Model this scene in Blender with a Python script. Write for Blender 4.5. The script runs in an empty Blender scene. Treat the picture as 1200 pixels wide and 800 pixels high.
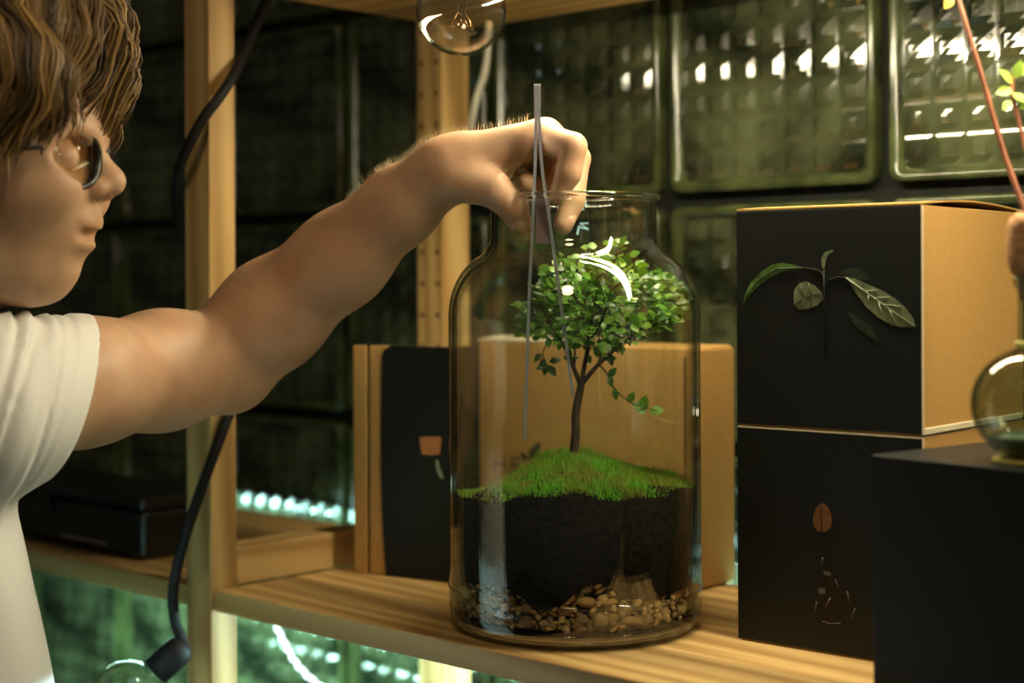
import bpy, bmesh, math, random
import numpy as np
from mathutils import Vector, Matrix, Euler

random.seed(7)
RNG = np.random.default_rng(7)
R = math.radians
scene = bpy.context.scene
COL = scene.collection
PI = math.pi

# ------------------------------------------------------------------ camera
F = 1850.0            # focal length in pixels of the 1200 px wide frame
HZ = 330.0            # pixel row of the eye level
CAMZ = 0.25           # eye height above the shelf top (z = 0)
cam = bpy.data.cameras.new('camera')
cam_o = bpy.data.objects.new('camera', cam)
COL.objects.link(cam_o)
cam_o.location = (0, 0, CAMZ)
cam_o.rotation_euler = (R(90), R(0.25), 0)
cam.sensor_width = 36.0
cam.lens = F / 1200.0 * 36.0
cam.shift_y = -(400.0 - HZ) / 1200.0
cam.clip_start = 0.05
cam.dof.use_dof = True
cam.dof.focus_distance = 1.10
cam.dof.aperture_fstop = 3.6
scene.camera = cam_o

# ------------------------------------------------------------------ world, lights, exposure
world = bpy.data.worlds.new('world')
scene.world = world
world.use_nodes = True
world.node_tree.nodes['Background'].inputs[0].default_value = (0.9, 0.85, 0.6, 1)
world.node_tree.nodes['Background'].inputs[1].default_value = 0.03


def area(name, loc, target, size, power, color):
    l = bpy.data.lights.new(name, 'AREA')
    l.shape = 'DISK'
    l.size = size
    l.energy = power
    l.color = color
    o = bpy.data.objects.new(name, l)
    COL.objects.link(o)
    o.location = loc
    o.rotation_euler = (Vector(target) - Vector(loc)).to_track_quat('-Z', 'Y').to_euler()
    return o


area('side_lamp', (1.20, 0.42, 0.95), (0.0, 1.15, 0.1), 0.45, 6.5, (1.0, 0.80, 0.48))
area('front_fill', (-0.15, -0.1, 1.25), (-0.45, 1.0, 0.1), 0.28, 4.9, (1.0, 0.78, 0.49))  # unseen fill added to brighten the front-facing wood and the shirt

vs = scene.view_settings
vs.view_transform = 'Standard'
vs.look = 'None'
vs.exposure = 0.06
vs.gamma = 1.0
vs.use_curve_mapping = False
BAR_STRENGTH = 115.0
LOW_STRENGTH = 300.0
LEFT_FILL_STRENGTH = 270.0
STRIP_STRENGTH = 16.0

# ------------------------------------------------------------------ frames of reference
TH = R(-43.0)
CX, CY = -0.243, 1.285        # front left corner of the right hand shelf board
ct, st = math.cos(TH), math.sin(TH)


def Lw(u, v, z=0.0):          # shelf coordinates -> world
    return Vector((CX + ct * u - st * v, CY + st * u + ct * v, z))


def P(x, y, d):               # a point seen at pixel x, y, standing at distance d
    return Vector(((x - 600.0) / F * d, d, CAMZ + (HZ - y) / F * d))


# ------------------------------------------------------------------ scene helpers
def link(o, parent=None):
    COL.objects.link(o)
    if parent:
        o.parent = parent
    return o


def tag(o, label, cat, group=None):
    o['label'] = label
    o['category'] = cat
    if group:
        o['group'] = group
    return o


def thing(name, label, cat, loc=(0, 0, 0), rotz=0.0, group=None):
    o = bpy.data.objects.new(name, None)
    link(o)
    o.empty_display_size = 0.02
    o.location = loc
    o.rotation_euler = (0, 0, rotz)
    return tag(o, label, cat, group)


def mesh_obj(name, verts, faces, mat, parent=None, smooth=True):
    me = bpy.data.meshes.new(name)
    me.from_pydata([tuple(v) for v in verts], [], [tuple(f) for f in faces])
    me.validate()
    if smooth:
        me.polygons.foreach_set('use_smooth', [True] * len(me.polygons))
    if mat:
        me.materials.append(mat)
    return link(bpy.data.objects.new(name, me), parent)


def bm_obj(name, bm, mat, parent=None, smooth=False):
    bmesh.ops.recalc_face_normals(bm, faces=bm.faces)
    me = bpy.data.meshes.new(name)
    bm.to_mesh(me)
    bm.free()
    if smooth:
        me.polygons.foreach_set('use_smooth', [True] * len(me.polygons))
    if mat:
        me.materials.append(mat)
    return link(bpy.data.objects.new(name, me), parent)


def box(name, lo, hi, mat, parent=None, bevel=0.0, seg=2):
    bm = bmesh.new()
    bmesh.ops.create_cube(bm, size=1.0)
    for v in bm.verts:
        v.co = Vector((lo[i] + (v.co[i] + 0.5) * (hi[i] - lo[i]) for i in range(3)))
    if bevel > 0:
        bmesh.ops.bevel(bm, geom=list(bm.edges), offset=bevel, segments=seg, affect='EDGES', profile=0.5)
    return bm_obj(name, bm, mat, parent)


def tube_data(pts, radii, n=10, cap=True):
    pts = [Vector(p) for p in pts]
    if not hasattr(radii, '__len__'):
        radii = [radii] * len(pts)
    V, Fs = [], []
    prev = None
    for i, p in enumerate(pts):
        t = (pts[min(i + 1, len(pts) - 1)] - pts[max(i - 1, 0)]).normalized()
        if prev is None:
            a = t.orthogonal().normalized()
        else:
            a = (prev - t * prev.dot(t))
            a = a.normalized() if a.length > 1e-6 else t.orthogonal().normalized()
        prev = a
        b = t.cross(a)
        for k in range(n):
            an = 2 * PI * k / n
            V.append(p + (a * math.cos(an) + b * math.sin(an)) * radii[i])
    for i in range(len(pts) - 1):
        for k in range(n):
            k2 = (k + 1) % n
            Fs.append((i * n + k, i * n + k2, (i + 1) * n + k2, (i + 1) * n + k))
    if cap:
        Fs.append(tuple(range(n - 1, -1, -1)))
        Fs.append(tuple((len(pts) - 1) * n + k for k in range(n)))
    return V, Fs


def tube(name, pts, radii, mat, parent=None, n=10):
    V, Fs = tube_data(pts, radii, n)
    return mesh_obj(name, V, Fs, mat, parent)


def spline(pts, sub=8):
    pts = [Vector(p) for p in pts]
    out = []
    for i in range(len(pts) - 1):
        p0, p1, p2, p3 = pts[max(i - 1, 0)], pts[i], pts[i + 1], pts[min(i + 2, len(pts) - 1)]
        for k in range(sub):
            t = k / sub
            out.append(0.5 * ((2 * p1) + (p2 - p0) * t + (2 * p0 - 5 * p1 + 4 * p2 - p3) * t * t
                              + (3 * p1 - p0 - 3 * p2 + p3) * t ** 3))
    out.append(pts[-1])
    return out


def lathe(name, prof, mat, parent=None, n=64, loc=(0, 0, 0), closed=False, smooth=True):
    V, Fs = [], []
    m = len(prof)
    for (r, z) in prof:
        for k in range(n):
            a = 2 * PI * k / n
            V.append((loc[0] + r * math.cos(a), loc[1] + r * math.sin(a), loc[2] + z))
    for i in range(m if closed else m - 1):
        j = (i + 1) % m
        for k in range(n):
            k2 = (k + 1) % n
            Fs.append((i * n + k, i * n + k2, j * n + k2, j * n + k))
    bm = bmesh.new()
    vs_ = [bm.verts.new(v) for v in V]
    for f in Fs:
        bm.faces.new([vs_[i] for i in f])
    bmesh.ops.remove_doubles(bm, verts=bm.verts, dist=1e-6)
    return bm_obj(name, bm, mat, parent, smooth)


def poly(name, pts, mat, parent=None):      # one flat polygon
    return mesh_obj(name, pts, [tuple(range(len(pts)))], mat, parent, smooth=False)


# ------------------------------------------------------------------ materials
def new_mat(name):
    m = bpy.data.materials.new(name)
    m.use_nodes = True
    nt = m.node_tree
    return m, nt, nt.nodes['Principled BSDF'], nt.nodes['Material Output']


def pbr(name, color, rough=0.5, metal=0.0, spec=0.5, var=0.0, scale=40.0, bump=0.0, stretch=(1, 1, 1), color2=None,
        sheen=0.0, sss=0.0, sss_r=(1, .4, .2), coat=0.0, detail=4.0):
    m, nt, b, out = new_mat(name)
    b.inputs['Base Color'].default_value = (*color, 1)
    b.inputs['Roughness'].default_value = rough
    b.inputs['Metallic'].default_value = metal
    b.inputs['Specular IOR Level'].default_value = spec
    b.inputs['Sheen Weight'].default_value = sheen
    b.inputs['Coat Weight'].default_value = coat
    if sss:
        b.inputs['Subsurface Weight'].default_value = sss
        b.inputs['Subsurface Radius'].default_value = sss_r
        b.inputs['Subsurface Scale'].default_value = 0.006
    if var or bump or color2:
        tc = nt.nodes.new('ShaderNodeTexCoord')
        mp = nt.nodes.new('ShaderNodeMapping')
        mp.inputs['Scale'].default_value = stretch
        nz = nt.nodes.new('ShaderNodeTexNoise')
        nz.inputs['Scale'].default_value = scale
        nz.inputs['Detail'].default_value = detail
        nt.links.new(tc.outputs['Object'], mp.inputs[0])
        nt.links.new(mp.outputs[0], nz.inputs['Vector'])
        c2 = color2 or tuple(max(0, c * (1 - var)) for c in color)
        c1 = color if color2 else tuple(min(1, c * (1 + var)) for c in color)
        rp = nt.nodes.new('ShaderNodeValToRGB')
        rp.color_ramp.elements[0].position = 0.3
        rp.color_ramp.elements[1].position = 0.7
        rp.color_ramp.elements[0].color = (*c2, 1)
        rp.color_ramp.elements[1].color = (*c1, 1)
        nt.links.new(nz.outputs['Fac'], rp.inputs[0])
        nt.links.new(rp.outputs[0], b.inputs['Base Color'])
        if bump:
            bp = nt.nodes.new('ShaderNodeBump')
            bp.inputs['Strength'].default_value = bump
            bp.inputs['Distance'].default_value = 0.002
            nt.links.new(nz.outputs['Fac'], bp.inputs['Height'])
            nt.links.new(bp.outputs[0], b.inputs['Normal'])
    return m


def wood(name, axis, light=(0.62, 0.42, 0.17), dark=(0.35, 0.20, 0.062), stave=0.0):
    """pine with grain running along the object's axis (0 x, 1 y, 2 z); stave = width of the glued strips"""
    m, nt, b, out = new_mat(name)
    N, Lk = nt.nodes, nt.links
    tc = N.new('ShaderNodeTexCoord')
    mp = N.new('ShaderNodeMapping')
    sc = [26.0, 26.0, 26.0]
    sc[axis] = 1.6
    mp.inputs['Scale'].default_value = sc
    Lk.new(tc.outputs['Object'], mp.inputs[0])
    nz = N.new('ShaderNodeTexNoise')
    nz.inputs['Scale'].default_value = 1.0
    nz.inputs['Detail'].default_value = 5
    nz.inputs['Distortion'].default_value = 0.6
    Lk.new(mp.outputs[0], nz.inputs['Vector'])
    wv = N.new('ShaderNodeTexWave')
    wv.wave_type = 'BANDS'
    wv.bands_direction = 'DIAGONAL'
    wv.inputs['Scale'].default_value = 0.9
    wv.inputs['Distortion'].default_value = 7.0
    wv.inputs['Detail'].default_value = 2.0
    wv.inputs['Detail Scale'].default_value = 0.6
    Lk.new(mp.outputs[0], wv.inputs['Vector'])
    mix = N.new('ShaderNodeMix')
    mix.data_type = 'FLOAT'
    mix.inputs[0].default_value = 0.42
    Lk.new(nz.outputs['Fac'], mix.inputs[2])
    Lk.new(wv.outputs['Fac'], mix.inputs[3])
    rp = N.new('ShaderNodeValToRGB')
    rp.color_ramp.elements[0].position = 0.2
    rp.color_ramp.elements[1].position = 0.72
    rp.color_ramp.elements[0].color = (*dark, 1)
    rp.color_ramp.elements[1].color = (*light, 1)
    Lk.new(mix.outputs[0], rp.inputs[0])
    colour = rp.outputs[0]
    if stave:
        sep = N.new('ShaderNodeSeparateXYZ')
        Lk.new(tc.outputs['Object'], sep.inputs[0])
        dv = N.new('ShaderNodeMath')
        dv.operation = 'DIVIDE'
        dv.inputs[1].default_value = stave
        Lk.new(sep.outputs['Y'], dv.inputs[0])
        fl = N.new('ShaderNodeMath')
        fl.operation = 'FLOOR'
        Lk.new(dv.outputs[0], fl.inputs[0])
        wn = N.new('ShaderNodeTexWhiteNoise')
        wn.noise_dimensions = '1D'
        Lk.new(fl.outputs[0], wn.inputs['W'])
        mr = N.new('ShaderNodeMapRange')
        mr.inputs['To Min'].default_value = 0.62
        mr.inputs['To Max'].default_value = 1.12
        Lk.new(wn.outputs['Value'], mr.inputs['Value'])
        mm = N.new('ShaderNodeMix')
        mm.data_type = 'RGBA'
        mm.blend_type = 'MULTIPLY'
        mm.inputs[0].default_value = 1.0
        Lk.new(colour, mm.inputs[6])
        Lk.new(mr.outputs[0], mm.inputs[7])
        colour = mm.outputs[2]
    Lk.new(colour, b.inputs['Base Color'])
    b.inputs['Roughness'].default_value = 0.5
    b.inputs['Specular IOR Level'].default_value = 0.35
    bp = N.new('ShaderNodeBump')
    bp.inputs['Strength'].default_value = 0.12
    bp.inputs['Distance'].default_value = 0.001
    Lk.new(mix.outputs[0], bp.inputs['Height'])
    Lk.new(bp.outputs[0], b.inputs['Normal'])
    return m


def clear_glass(name, tint=(0.97, 0.985, 0.97), ior=1.5, rough=0.0, gain=1.0, edge=0.42):
    """thin clear glass: lets light through, mirrors at its fresnel strength"""
    m, nt, b, out = new_mat(name)
    nt.nodes.remove(b)
    tr = nt.nodes.new('ShaderNodeBsdfTransparent')
    lf = nt.nodes.new('ShaderNodeLayerWeight')
    lf.inputs['Blend'].default_value = 0.5
    cr = nt.nodes.new('ShaderNodeValToRGB')      # longer path through the wall at grazing sight, more absorbed
    cr.color_ramp.elements[0].position = 0.55
    cr.color_ramp.elements[0].color = (*tint, 1)
    cr.color_ramp.elements[1].position = 1.0
    cr.color_ramp.elements[1].color = (tint[0] * edge, tint[1] * (edge + 0.06), tint[2] * edge, 1)
    nt.links.new(lf.outputs['Facing'], cr.inputs[0])
    nt.links.new(cr.outputs[0], tr.inputs[0])
    gl = nt.nodes.new('ShaderNodeBsdfGlossy')
    gl.inputs['Roughness'].default_value = rough
    # schlick: f0 + (1 - f0) * (1 - cos) ^ 5, the same from both sides of the wall
    f0 = ((ior - 1) / (ior + 1)) ** 2 * gain
    lw = nt.nodes.new('ShaderNodeLayerWeight')
    lw.inputs['Blend'].default_value = 0.5
    pw = nt.nodes.new('ShaderNodeMath')
    pw.operation = 'POWER'
    pw.inputs[1].default_value = 5.0
    nt.links.new(lw.outputs['Facing'], pw.inputs[0])
    mu = nt.nodes.new('ShaderNodeMath')
    mu.operation = 'MULTIPLY_ADD'
    mu.use_clamp = True
    mu.inputs[1].default_value = 1.0 - f0
    mu.inputs[2].default_value = f0
    nt.links.new(pw.outputs[0], mu.inputs[0])
    mx = nt.nodes.new('ShaderNodeMixShader')
    nt.links.new(mu.outputs[0], mx.inputs[0])
    nt.links.new(tr.outputs[0], mx.inputs[1])
    nt.links.new(gl.outputs[0], mx.inputs[2])
    nt.links.new(mx.outputs[0], out.inputs[0])
    return m


def emit(name, color, strength):
    m, nt, b, out = new_mat(name)
    nt.nodes.remove(b)
    e = nt.nodes.new('ShaderNodeEmission')
    e.inputs[0].default_value = (*color, 1)
    e.inputs[1].default_value = strength
    nt.links.new(e.outputs[0], out.inputs[0])
    return m


M_wood_u = wood('pine_along', 0, stave=0.041)
M_wood_edge = wood('pine_rail', 1)
M_wood_v = wood('pine_upright', 2)
M_hole = pbr('hole_dark', (0.10, 0.045, 0.015), 0.9)
M_mortar = pbr('mortar', (0.0085, 0.010, 0.008), 0.8, spec=0.2, var=0.5, scale=60, bump=0.5)
M_glass = clear_glass('jar_glass', gain=1.9, edge=0.34)
M_bulb = clear_glass('bulb_glass', (0.97, 0.97, 0.95), ior=1.5, gain=2.0)
M_black_card = pbr('black_card', (0.0085, 0.0098, 0.009), 0.45, spec=0.25)
M_kraft = pbr('kraft_card', (0.45, 0.262, 0.082), 0.75, spec=0.2, var=0.07, scale=260, detail=6)
M_card_edge = pbr('card_edge', (0.62, 0.55, 0.38), 0.8, spec=0.2)
M_print = pbr('black_ink', (0.06, 0.045, 0.02), 0.7, spec=0.2)
M_cable = pbr('black_rubber', (0.006, 0.006, 0.0065), 0.6, spec=0.3)
M_white_cable = pbr('white_plastic', (0.55, 0.55, 0.46), 0.45)
M_steel = pbr('steel', (0.62, 0.65, 0.74), 0.30, metal=0.65)
M_soil = pbr('soil', (0.010, 0.0085, 0.0055), 0.95, spec=0.12, var=0.7, scale=220, bump=1.0)
M_bark = pbr('bark', (0.075, 0.045, 0.024), 0.85, var=0.5, scale=260, bump=0.8, stretch=(1, 1, .3))
M_floor = pbr('floor_dark', (0.05, 0.048, 0.04), 0.6, var=0.3, scale=8)
M_black_plastic = pbr('black_plastic', (0.006, 0.007, 0.006), 0.3)
M_chrome = pbr('chrome', (0.5, 0.5, 0.5), 0.2, metal=1.0)
M_cork = pbr('cork', (0.50, 0.25, 0.10), 0.8, var=0.35, scale=300, bump=0.3)


def block_glass():
    m, nt, b, out = new_mat('block_glass')
    N, Lk = nt.nodes, nt.links
    tc = N.new('ShaderNodeTexCoord')
    nz = N.new('ShaderNodeTexNoise')
    nz.inputs['Scale'].default_value = 14
    nz.inputs['Detail'].default_value = 3
    Lk.new(tc.outputs['Object'], nz.inputs['Vector'])
    rp = N.new('ShaderNodeValToRGB')
    rp.color_ramp.elements[0].position = 0.35
    rp.color_ramp.elements[1].position = 0.7
    rp.color_ramp.elements[0].color = (0.008, 0.012, 0.006, 1)
    rp.color_ramp.elements[1].color = (0.085, 0.100, 0.048, 1)
    Lk.new(nz.outputs['Fac'], rp.inputs[0])
    Lk.new(rp.outputs[0], b.inputs['Base Color'])
    b.inputs['Roughness'].default_value = 0.11
    b.inputs['Specular IOR Level'].default_value = 0.8
    b.inputs['IOR'].default_value = 1.5
    bp = N.new('ShaderNodeBump')
    bp.inputs['Strength'].default_value = 0.25
    bp.inputs['Distance'].default_value = 0.004
    Lk.new(nz.outputs['Fac'], bp.inputs['Height'])
    Lk.new(bp.outputs[0], b.inputs['Normal'])
    return m


M_block = block_glass()
M_block_rim = pbr('block_rim_glass', (0.044, 0.056, 0.019), 0.17, spec=0.6, var=0.7, scale=20, bump=0.2)

# ------------------------------------------------------------------ setting: glass block wall, floor
PB = 0.225            # block pitch
WV = 0.388            # wall plane, shelf coordinates
wall = box('wall_back', (-3.2, 0, -1.0), (2.4, 0.09, 1.1), M_mortar)
wall.location = Lw(0, WV + 0.014)
wall.rotation_euler = (0, 0, TH)
wall['kind'] = 'structure'
wall['label'] = 'dark mortar wall of patterned glass blocks'


def u_on_wall(px):
    k = (px - 600.0) / F
    # Lw(u, WV): X = CX + ct u - st WV ; Y = CY + st u + ct WV ; X = k Y
    return (k * (CY + ct * WV) - CX + st * WV) / (ct - k * st)


U0 = u_on_wall(778)
DW = CY + st * U0 + ct * WV
Z0 = CAMZ + (HZ - 236) / F * DW          # a horizontal joint


def block_meshes():
    h = PB / 2 - 0.006
    # the rim: an outer frame with a rounded front edge and a step down to the pane
    bm = bmesh.new()
    loops = []
    ins = [(0, 0.016), (0, 0.005), (0.001, 0.0015), (0.003, 0), (0.0065, 0.0008), (0.009, 0.0035), (0.011, 0.0075)]
    for off, dep in ins:
        s = h - off
        c = 0.010
        ring = []
        for (sx, sy, a0) in ((1, 1, 0), (-1, 1, 90), (-1, -1, 180), (1, -1, 270)):
            for k in range(5):
                a = R(a0 + k * 22.5)
                ring.append(bm.verts.new((sx * (s - c) + c * math.cos(a), dep, sy * (s - c) + c * math.sin(a))))
        loops.append(ring)
    for i in range(len(loops) - 1):
        n = len(loops[i])
        for k in range(n):
            bm.faces.new((loops[i][k], loops[i][(k + 1) % n], loops[i + 1][(k + 1) % n], loops[i + 1][k]))
    bmesh.ops.recalc_face_normals(bm, faces=bm.faces)
    rim = bpy.data.meshes.new('glass_block')
    bm.to_mesh(rim)
    bm.free()
    rim.polygons.foreach_set('use_smooth', [True] * len(rim.polygons))
    rim.materials.append(M_block_rim)
    # the pane: 7 x 7 pyramid lenses
    V, Fs = [], []
    n = 7
    s = h - 0.0105
    cell = 2 * s / n
    prof = [(0.0, 0.0), (0.10, 0.0006), (0.30, 0.0052), (0.5, 0.0060), (0.70, 0.0052), (0.90, 0.0006)]
    xs = []
    for i in range(n):
        for (t, hh) in prof:
            xs.append((-s + (i + t) * cell, hh))
    xs.append((s, 0.0))
    m = len(xs)
    for (zz, hz) in xs:
        for (xx, hx) in xs:
            V.append((xx, 0.0075 - min(hx, hz) * 0.64, zz))
    for j in range(m - 1):
        for i in range(m - 1):
            Fs.append((j * m + i, j * m + i + 1, (j + 1) * m + i + 1, (j + 1) * m + i))
    pane = bpy.data.meshes.new('patterned_pane')
    pane.from_pydata(V, [], Fs)
    pane.materials.append(M_block)
    return rim, pane


rim_me, pane_me = block_meshes()
for ci in range(-9, 7):
    for ri in range(-5, 3):
        uc = U0 + (ci + 0.5) * PB
        zc = Z0 + (ri + 0.5) * PB
        a = link(bpy.data.objects.new('glass_block', rim_me), wall)
        a.location = (uc, -0.014, zc)
        bpn = link(bpy.data.objects.new('patterned_pane', pane_me), a)

floor = box('floor', (-4, -2.5, -1.05), (4, 4, -1.0), M_floor)
floor['kind'] = 'structure'
floor['label'] = 'dark floor below the shelves'

# ------------------------------------------------------------------ shelving unit
shelf = thing('shelving_unit', 'pale pine shelving unit in front of the glass block wall', 'shelf', Lw(0, 0, -1.0), TH)
SZ = 1.0      # shelf top above the unit's foot


def sbox(name, lo, hi, mat, bevel=0.0012):
    return box(name, (lo[0], lo[1], lo[2] + SZ), (hi[0], hi[1], hi[2] + SZ), mat, shelf, bevel)


def post(u0, v0, u1, v1):
    return sbox('post', (u0, v0, -1.0), (u1, v1, 0.75), M_wood_v, 0.0015)


post(-0.0365, -0.002, -0.0025, 0.0245)
rear = post(-0.0375, 0.264, -0.0025, 0.300)
post(1.002, -0.002, 1.036, 0.0245)
post(1.002, 0.264, 1.036, 0.300)
hole_me = None
for (uh, zs) in ((-0.0300, range(-1, 18)), (-0.0095, range(-2, 17))):
    for k in zs:
        zc = 0.07 + k * 0.0298
        V, Fs = tube_data([(0, 0, 0), (0, 0.003, 0)], 0.0026, 10)
        if hole_me is None:
            hole = mesh_obj('peg_hole', V, Fs, M_hole, rear)
            hole_me = hole.data
        else:
            hole = link(bpy.data.objects.new('peg_hole', hole_me), rear)
        hole.location = (uh, 0.2634, zc + SZ)
board = sbox('shelf_board', (0.0, 0.0, -0.0175), (1.0, 0.300, 0.0), M_wood_u, 0.0012)
sbox('shelf_board', (-0.95, 0.0, -0.0175), (-0.039, 0.300, 0.0), M_wood_u, 0.0012)
sbox('upper_board', (0.0, 0.0, 0.490), (1.0, 0.295, 0.508), M_wood_u, 0.0012)
sbox('side_rail', (-0.034, 0.0245, 0.0005), (-0.0025, 0.264, 0.031), M_wood_edge, 0.0012)
sbox('side_rail', (-0.034, 0.0245, -0.62), (-0.0025, 0.264, -0.585), M_wood_edge, 0.0012)
# light bar under the upper board and one under the shelf board
M_bar = emit('warm_led', (1.0, 0.88, 0.60), BAR_STRENGTH)
M_low = emit('cool_led', (0.62, 0.95, 1.0), LOW_STRENGTH)
M_left_fill = emit('cool_fill_left', (0.50, 1.0, 0.90), LEFT_FILL_STRENGTH)
M_alu = pbr('aluminium', (0.6, 0.6, 0.6), 0.35, metal=1.0)


def light_bar(name, label, u0, u1, v, ztop, mat):
    t = thing(name, label, 'lamp', Lw(u0, v, ztop), TH)
    L = u1 - u0
    box('housing', (0, -0.012, -0.007), (L, 0.012, 0), M_alu, t, 0.001)
    V, Fs = [], []
    n = 8
    for x in (0.004, L - 0.004):
        for k in range(n + 1):
            a = PI * k / n
            V.append((x, 0.010 * math.cos(a), -0.007 - 0.007 * math.sin(a)))
    for k in range(n):
        Fs.append((k, k + 1, n + 2 + k, n + 1 + k))
    Fs.append(tuple(range(n, -1, -1)))
    Fs.append(tuple(n + 1 + k for k in range(n + 1)))
    mesh_obj('diffuser', V, Fs, mat, t, smooth=False)
    return t


light_bar('shelf_light', 'warm light bar fixed under the upper pine board', 0.20, 0.93, 0.12, 0.490, M_bar)
light_bar('shelf_light', 'cool light bar fixed under the lower pine board', 0.06, 0.85, 0.215, -0.0175, M_low)
light_bar('shelf_light', 'added cool fill bar under the left pine board', -0.70, -0.12, 0.215, -0.0175, M_left_fill)  # added bar, put in to brighten the lower wall on the left
M_strip = emit('cool_strip_led', (0.50, 1.0, 0.95), STRIP_STRENGTH)
strip_l = thing('light_strip', 'cool light strip along the back edge of the lower pine board', 'lamp', Lw(-0.30, 0.3003, -0.012), TH)
box('backing', (0, 0, 0), (1.25, 0.001, 0.009), M_alu, strip_l)
box('diffuser', (0.002, 0.0012, 0.002), (1.248, 0.003, 0.007), M_strip, strip_l)

# ------------------------------------------------------------------ cartons
def carton(name, label, loc, rotz, w, d, h, front, side, group=None, seam_side=None):
    """base at the front left bottom corner; x along the front, y to the back"""
    t = thing(name, label, 'box', loc, rotz, group)
    g = 0.0010
    box('body', (g, g, 0), (w - g, d - g, h - 0.0015), M_kraft, t, 0.0012)
    box('front_panel', (0, 0, 0.0012), (w, g * 1.2, h), front, t, 0.0005)
    if side:
        box('side_panel', (w - g * 1.2, g * 1.3, 0.0012), (w, d, h), side, t, 0.0005)
    return t


def lid(t, w, d, h, mat, rise=0.004):
    # the slightly bowed top flap
    V, Fs = [], []
    n = 10
    for k in range(n + 1):
        y = d * k / n
        z = h + 0.0006 + rise * math.sin(PI * k / n)
        V += [(0.0005, y, z), (w - 0.0005, y, z), (w - 0.0005, y, z + 0.0012), (0.0005, y, z + 0.0012)]
    for k in range(n):
        a, b_ = 4 * k, 4 * k + 4
        for q in range(4):
            Fs.append((a + q, a + (q + 1) % 4, b_ + (q + 1) % 4, b_ + q))
    Fs += [(3, 2, 1, 0), (4 * n, 4 * n + 1, 4 * n + 2, 4 * n + 3)]
    return mesh_obj('lid_flap', V, Fs, mat, t, smooth=False)


HB = 0.1485
pD0, pD1 = P(863, 750, 1.101), P(1080, 787, 1.012)
pD0.z = pD1.z = 0
wD = (pD1 - pD0).length
aD = math.atan2(pD1.y - pD0.y, pD1.x - pD0.x)
boxD = carton('carton', 'black carton printed with a corked bulb, lower of the stacked pair', pD0, aD, wD, 0.165, HB, M_black_card, M_kraft)
boxC = carton('carton', 'black and kraft carton printed with green leaves, on top of the stack', pD0 + Vector((0, 0, HB + 0.001)), aD,
              wD, 0.165, HB, M_black_card, M_kraft)
lid(boxD, wD, 0.165, HB - 0.0012, M_card_edge, 0.0)
lid(boxC, wD, 0.165, HB, M_kraft, 0.004)
for t in (boxC, boxD):
    box('corner_edge', (wD - 0.0002, -0.0004, 0.001), (wD + 0.0011, 0.0012, HB), M_card_edge, t, 0.0003)
box('bottom_flap', (wD - 0.001, 0.001, 0.0008), (wD + 0.0016, 0.16, 0.0052), M_card_edge, boxC, 0.0008)


def face_pt(x, y, org, ang, off=0.0004):
    """where the sight line of pixel x, y meets the front plane of a carton; returned in that carton's own axes"""
    dirv = Vector(((x - 600.0) / F, 1.0, (HZ - y) / F))
    ux = Vector((math.cos(ang), math.sin(ang), 0))
    nv = Vector((math.sin(ang), -math.cos(ang), 0))
    o = Vector((0, 0, CAMZ))
    s = (org - o).dot(nv) / dirv.dot(nv)
    p = o + dirv * s - org
    return (p.dot(ux), -off, p.z)


def leaf_print(name, mat, org, ang, parent, outline, off=0.0004, vein=None, vmat=None):
    o = poly(name, [face_pt(x, y, org, ang, off) for x, y in outline], mat, parent)
    if vein:
        for v in vein:
            pts = [Vector(face_pt(x, y, org, ang, off + 0.0002)) for x, y in v]
            tube('vein', pts, 0.00035, vmat, o, 4)
    return o


M_leaf_green = pbr('print_green', (0.06, 0.12, 0.022), 0.6, spec=0.2, var=0.5, scale=130)
M_leaf_pale = pbr('print_pale_green', (0.135, 0.17, 0.09), 0.6, spec=0.2, var=0.4, scale=160)
M_leaf_dim = pbr('print_dim_green', (0.020, 0.028, 0.016), 0.6, spec=0.2, var=0.4, scale=160)
M_leaf_vein = pbr('print_vein', (0.26, 0.30, 0.19), 0.6, spec=0.2)
M_leaf_vein_d = pbr('print_dark_vein', (0.045, 0.06, 0.03), 0.6, spec=0.2)
M_stem_print = pbr('print_stem', (0.013, 0.017, 0.011), 0.6, spec=0.2)
oC = pD0 + Vector((0, 0, HB + 0.001))
leaf_print('leaf_print', M_leaf_green, oC, aD, boxC,
           [(871, 358), (873, 346), (880, 332), (892, 320), (905, 311), (918, 309), (932, 312), (943, 315), (930, 317), (915, 320), (900, 328), (886, 339), (876, 350)],
           vein=[[(874, 350), (890, 329), (910, 316), (940, 315)]], vmat=M_leaf_vein_d)
leaf_print('leaf_print', M_leaf_pale, oC, aD, boxC,
           [(930, 350), (931, 341), (937, 333), (946, 331), (955, 336), (963, 344), (965, 352), (958, 359), (947, 363), (936, 364), (931, 358)],
           vein=[[(932, 358), (946, 349), (962, 344)], [(938, 336), (943, 350)], [(948, 333), (951, 347)], [(938, 362), (944, 352)], [(950, 361), (953, 348)]], vmat=M_leaf_vein_d)
leaf_print('leaf_print', M_leaf_pale, oC, aD, boxC,
           [(992, 326), (1002, 328), (1018, 335), (1034, 342), (1050, 352), (1062, 363), (1070, 374), (1073, 384), (1060, 385), (1046, 383), (1030, 374), (1016, 362), (1004, 346), (997, 334)],
           vein=[[(992, 327), (1014, 343), (1040, 362), (1072, 384)], [(1014, 343), (1028, 342)], [(1024, 351), (1042, 350)], [(1034, 358), (1056, 361)],
                 [(1018, 347), (1018, 358)], [(1030, 356), (1034, 370)], [(1042, 364), (1050, 380)]], vmat=M_leaf_vein)
leaf_print('leaf_print', M_leaf_dim, oC, aD, boxC,
           [(984, 322), (990, 317), (1003, 315), (1014, 320), (1020, 328), (1012, 331), (1000, 327)])
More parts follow.
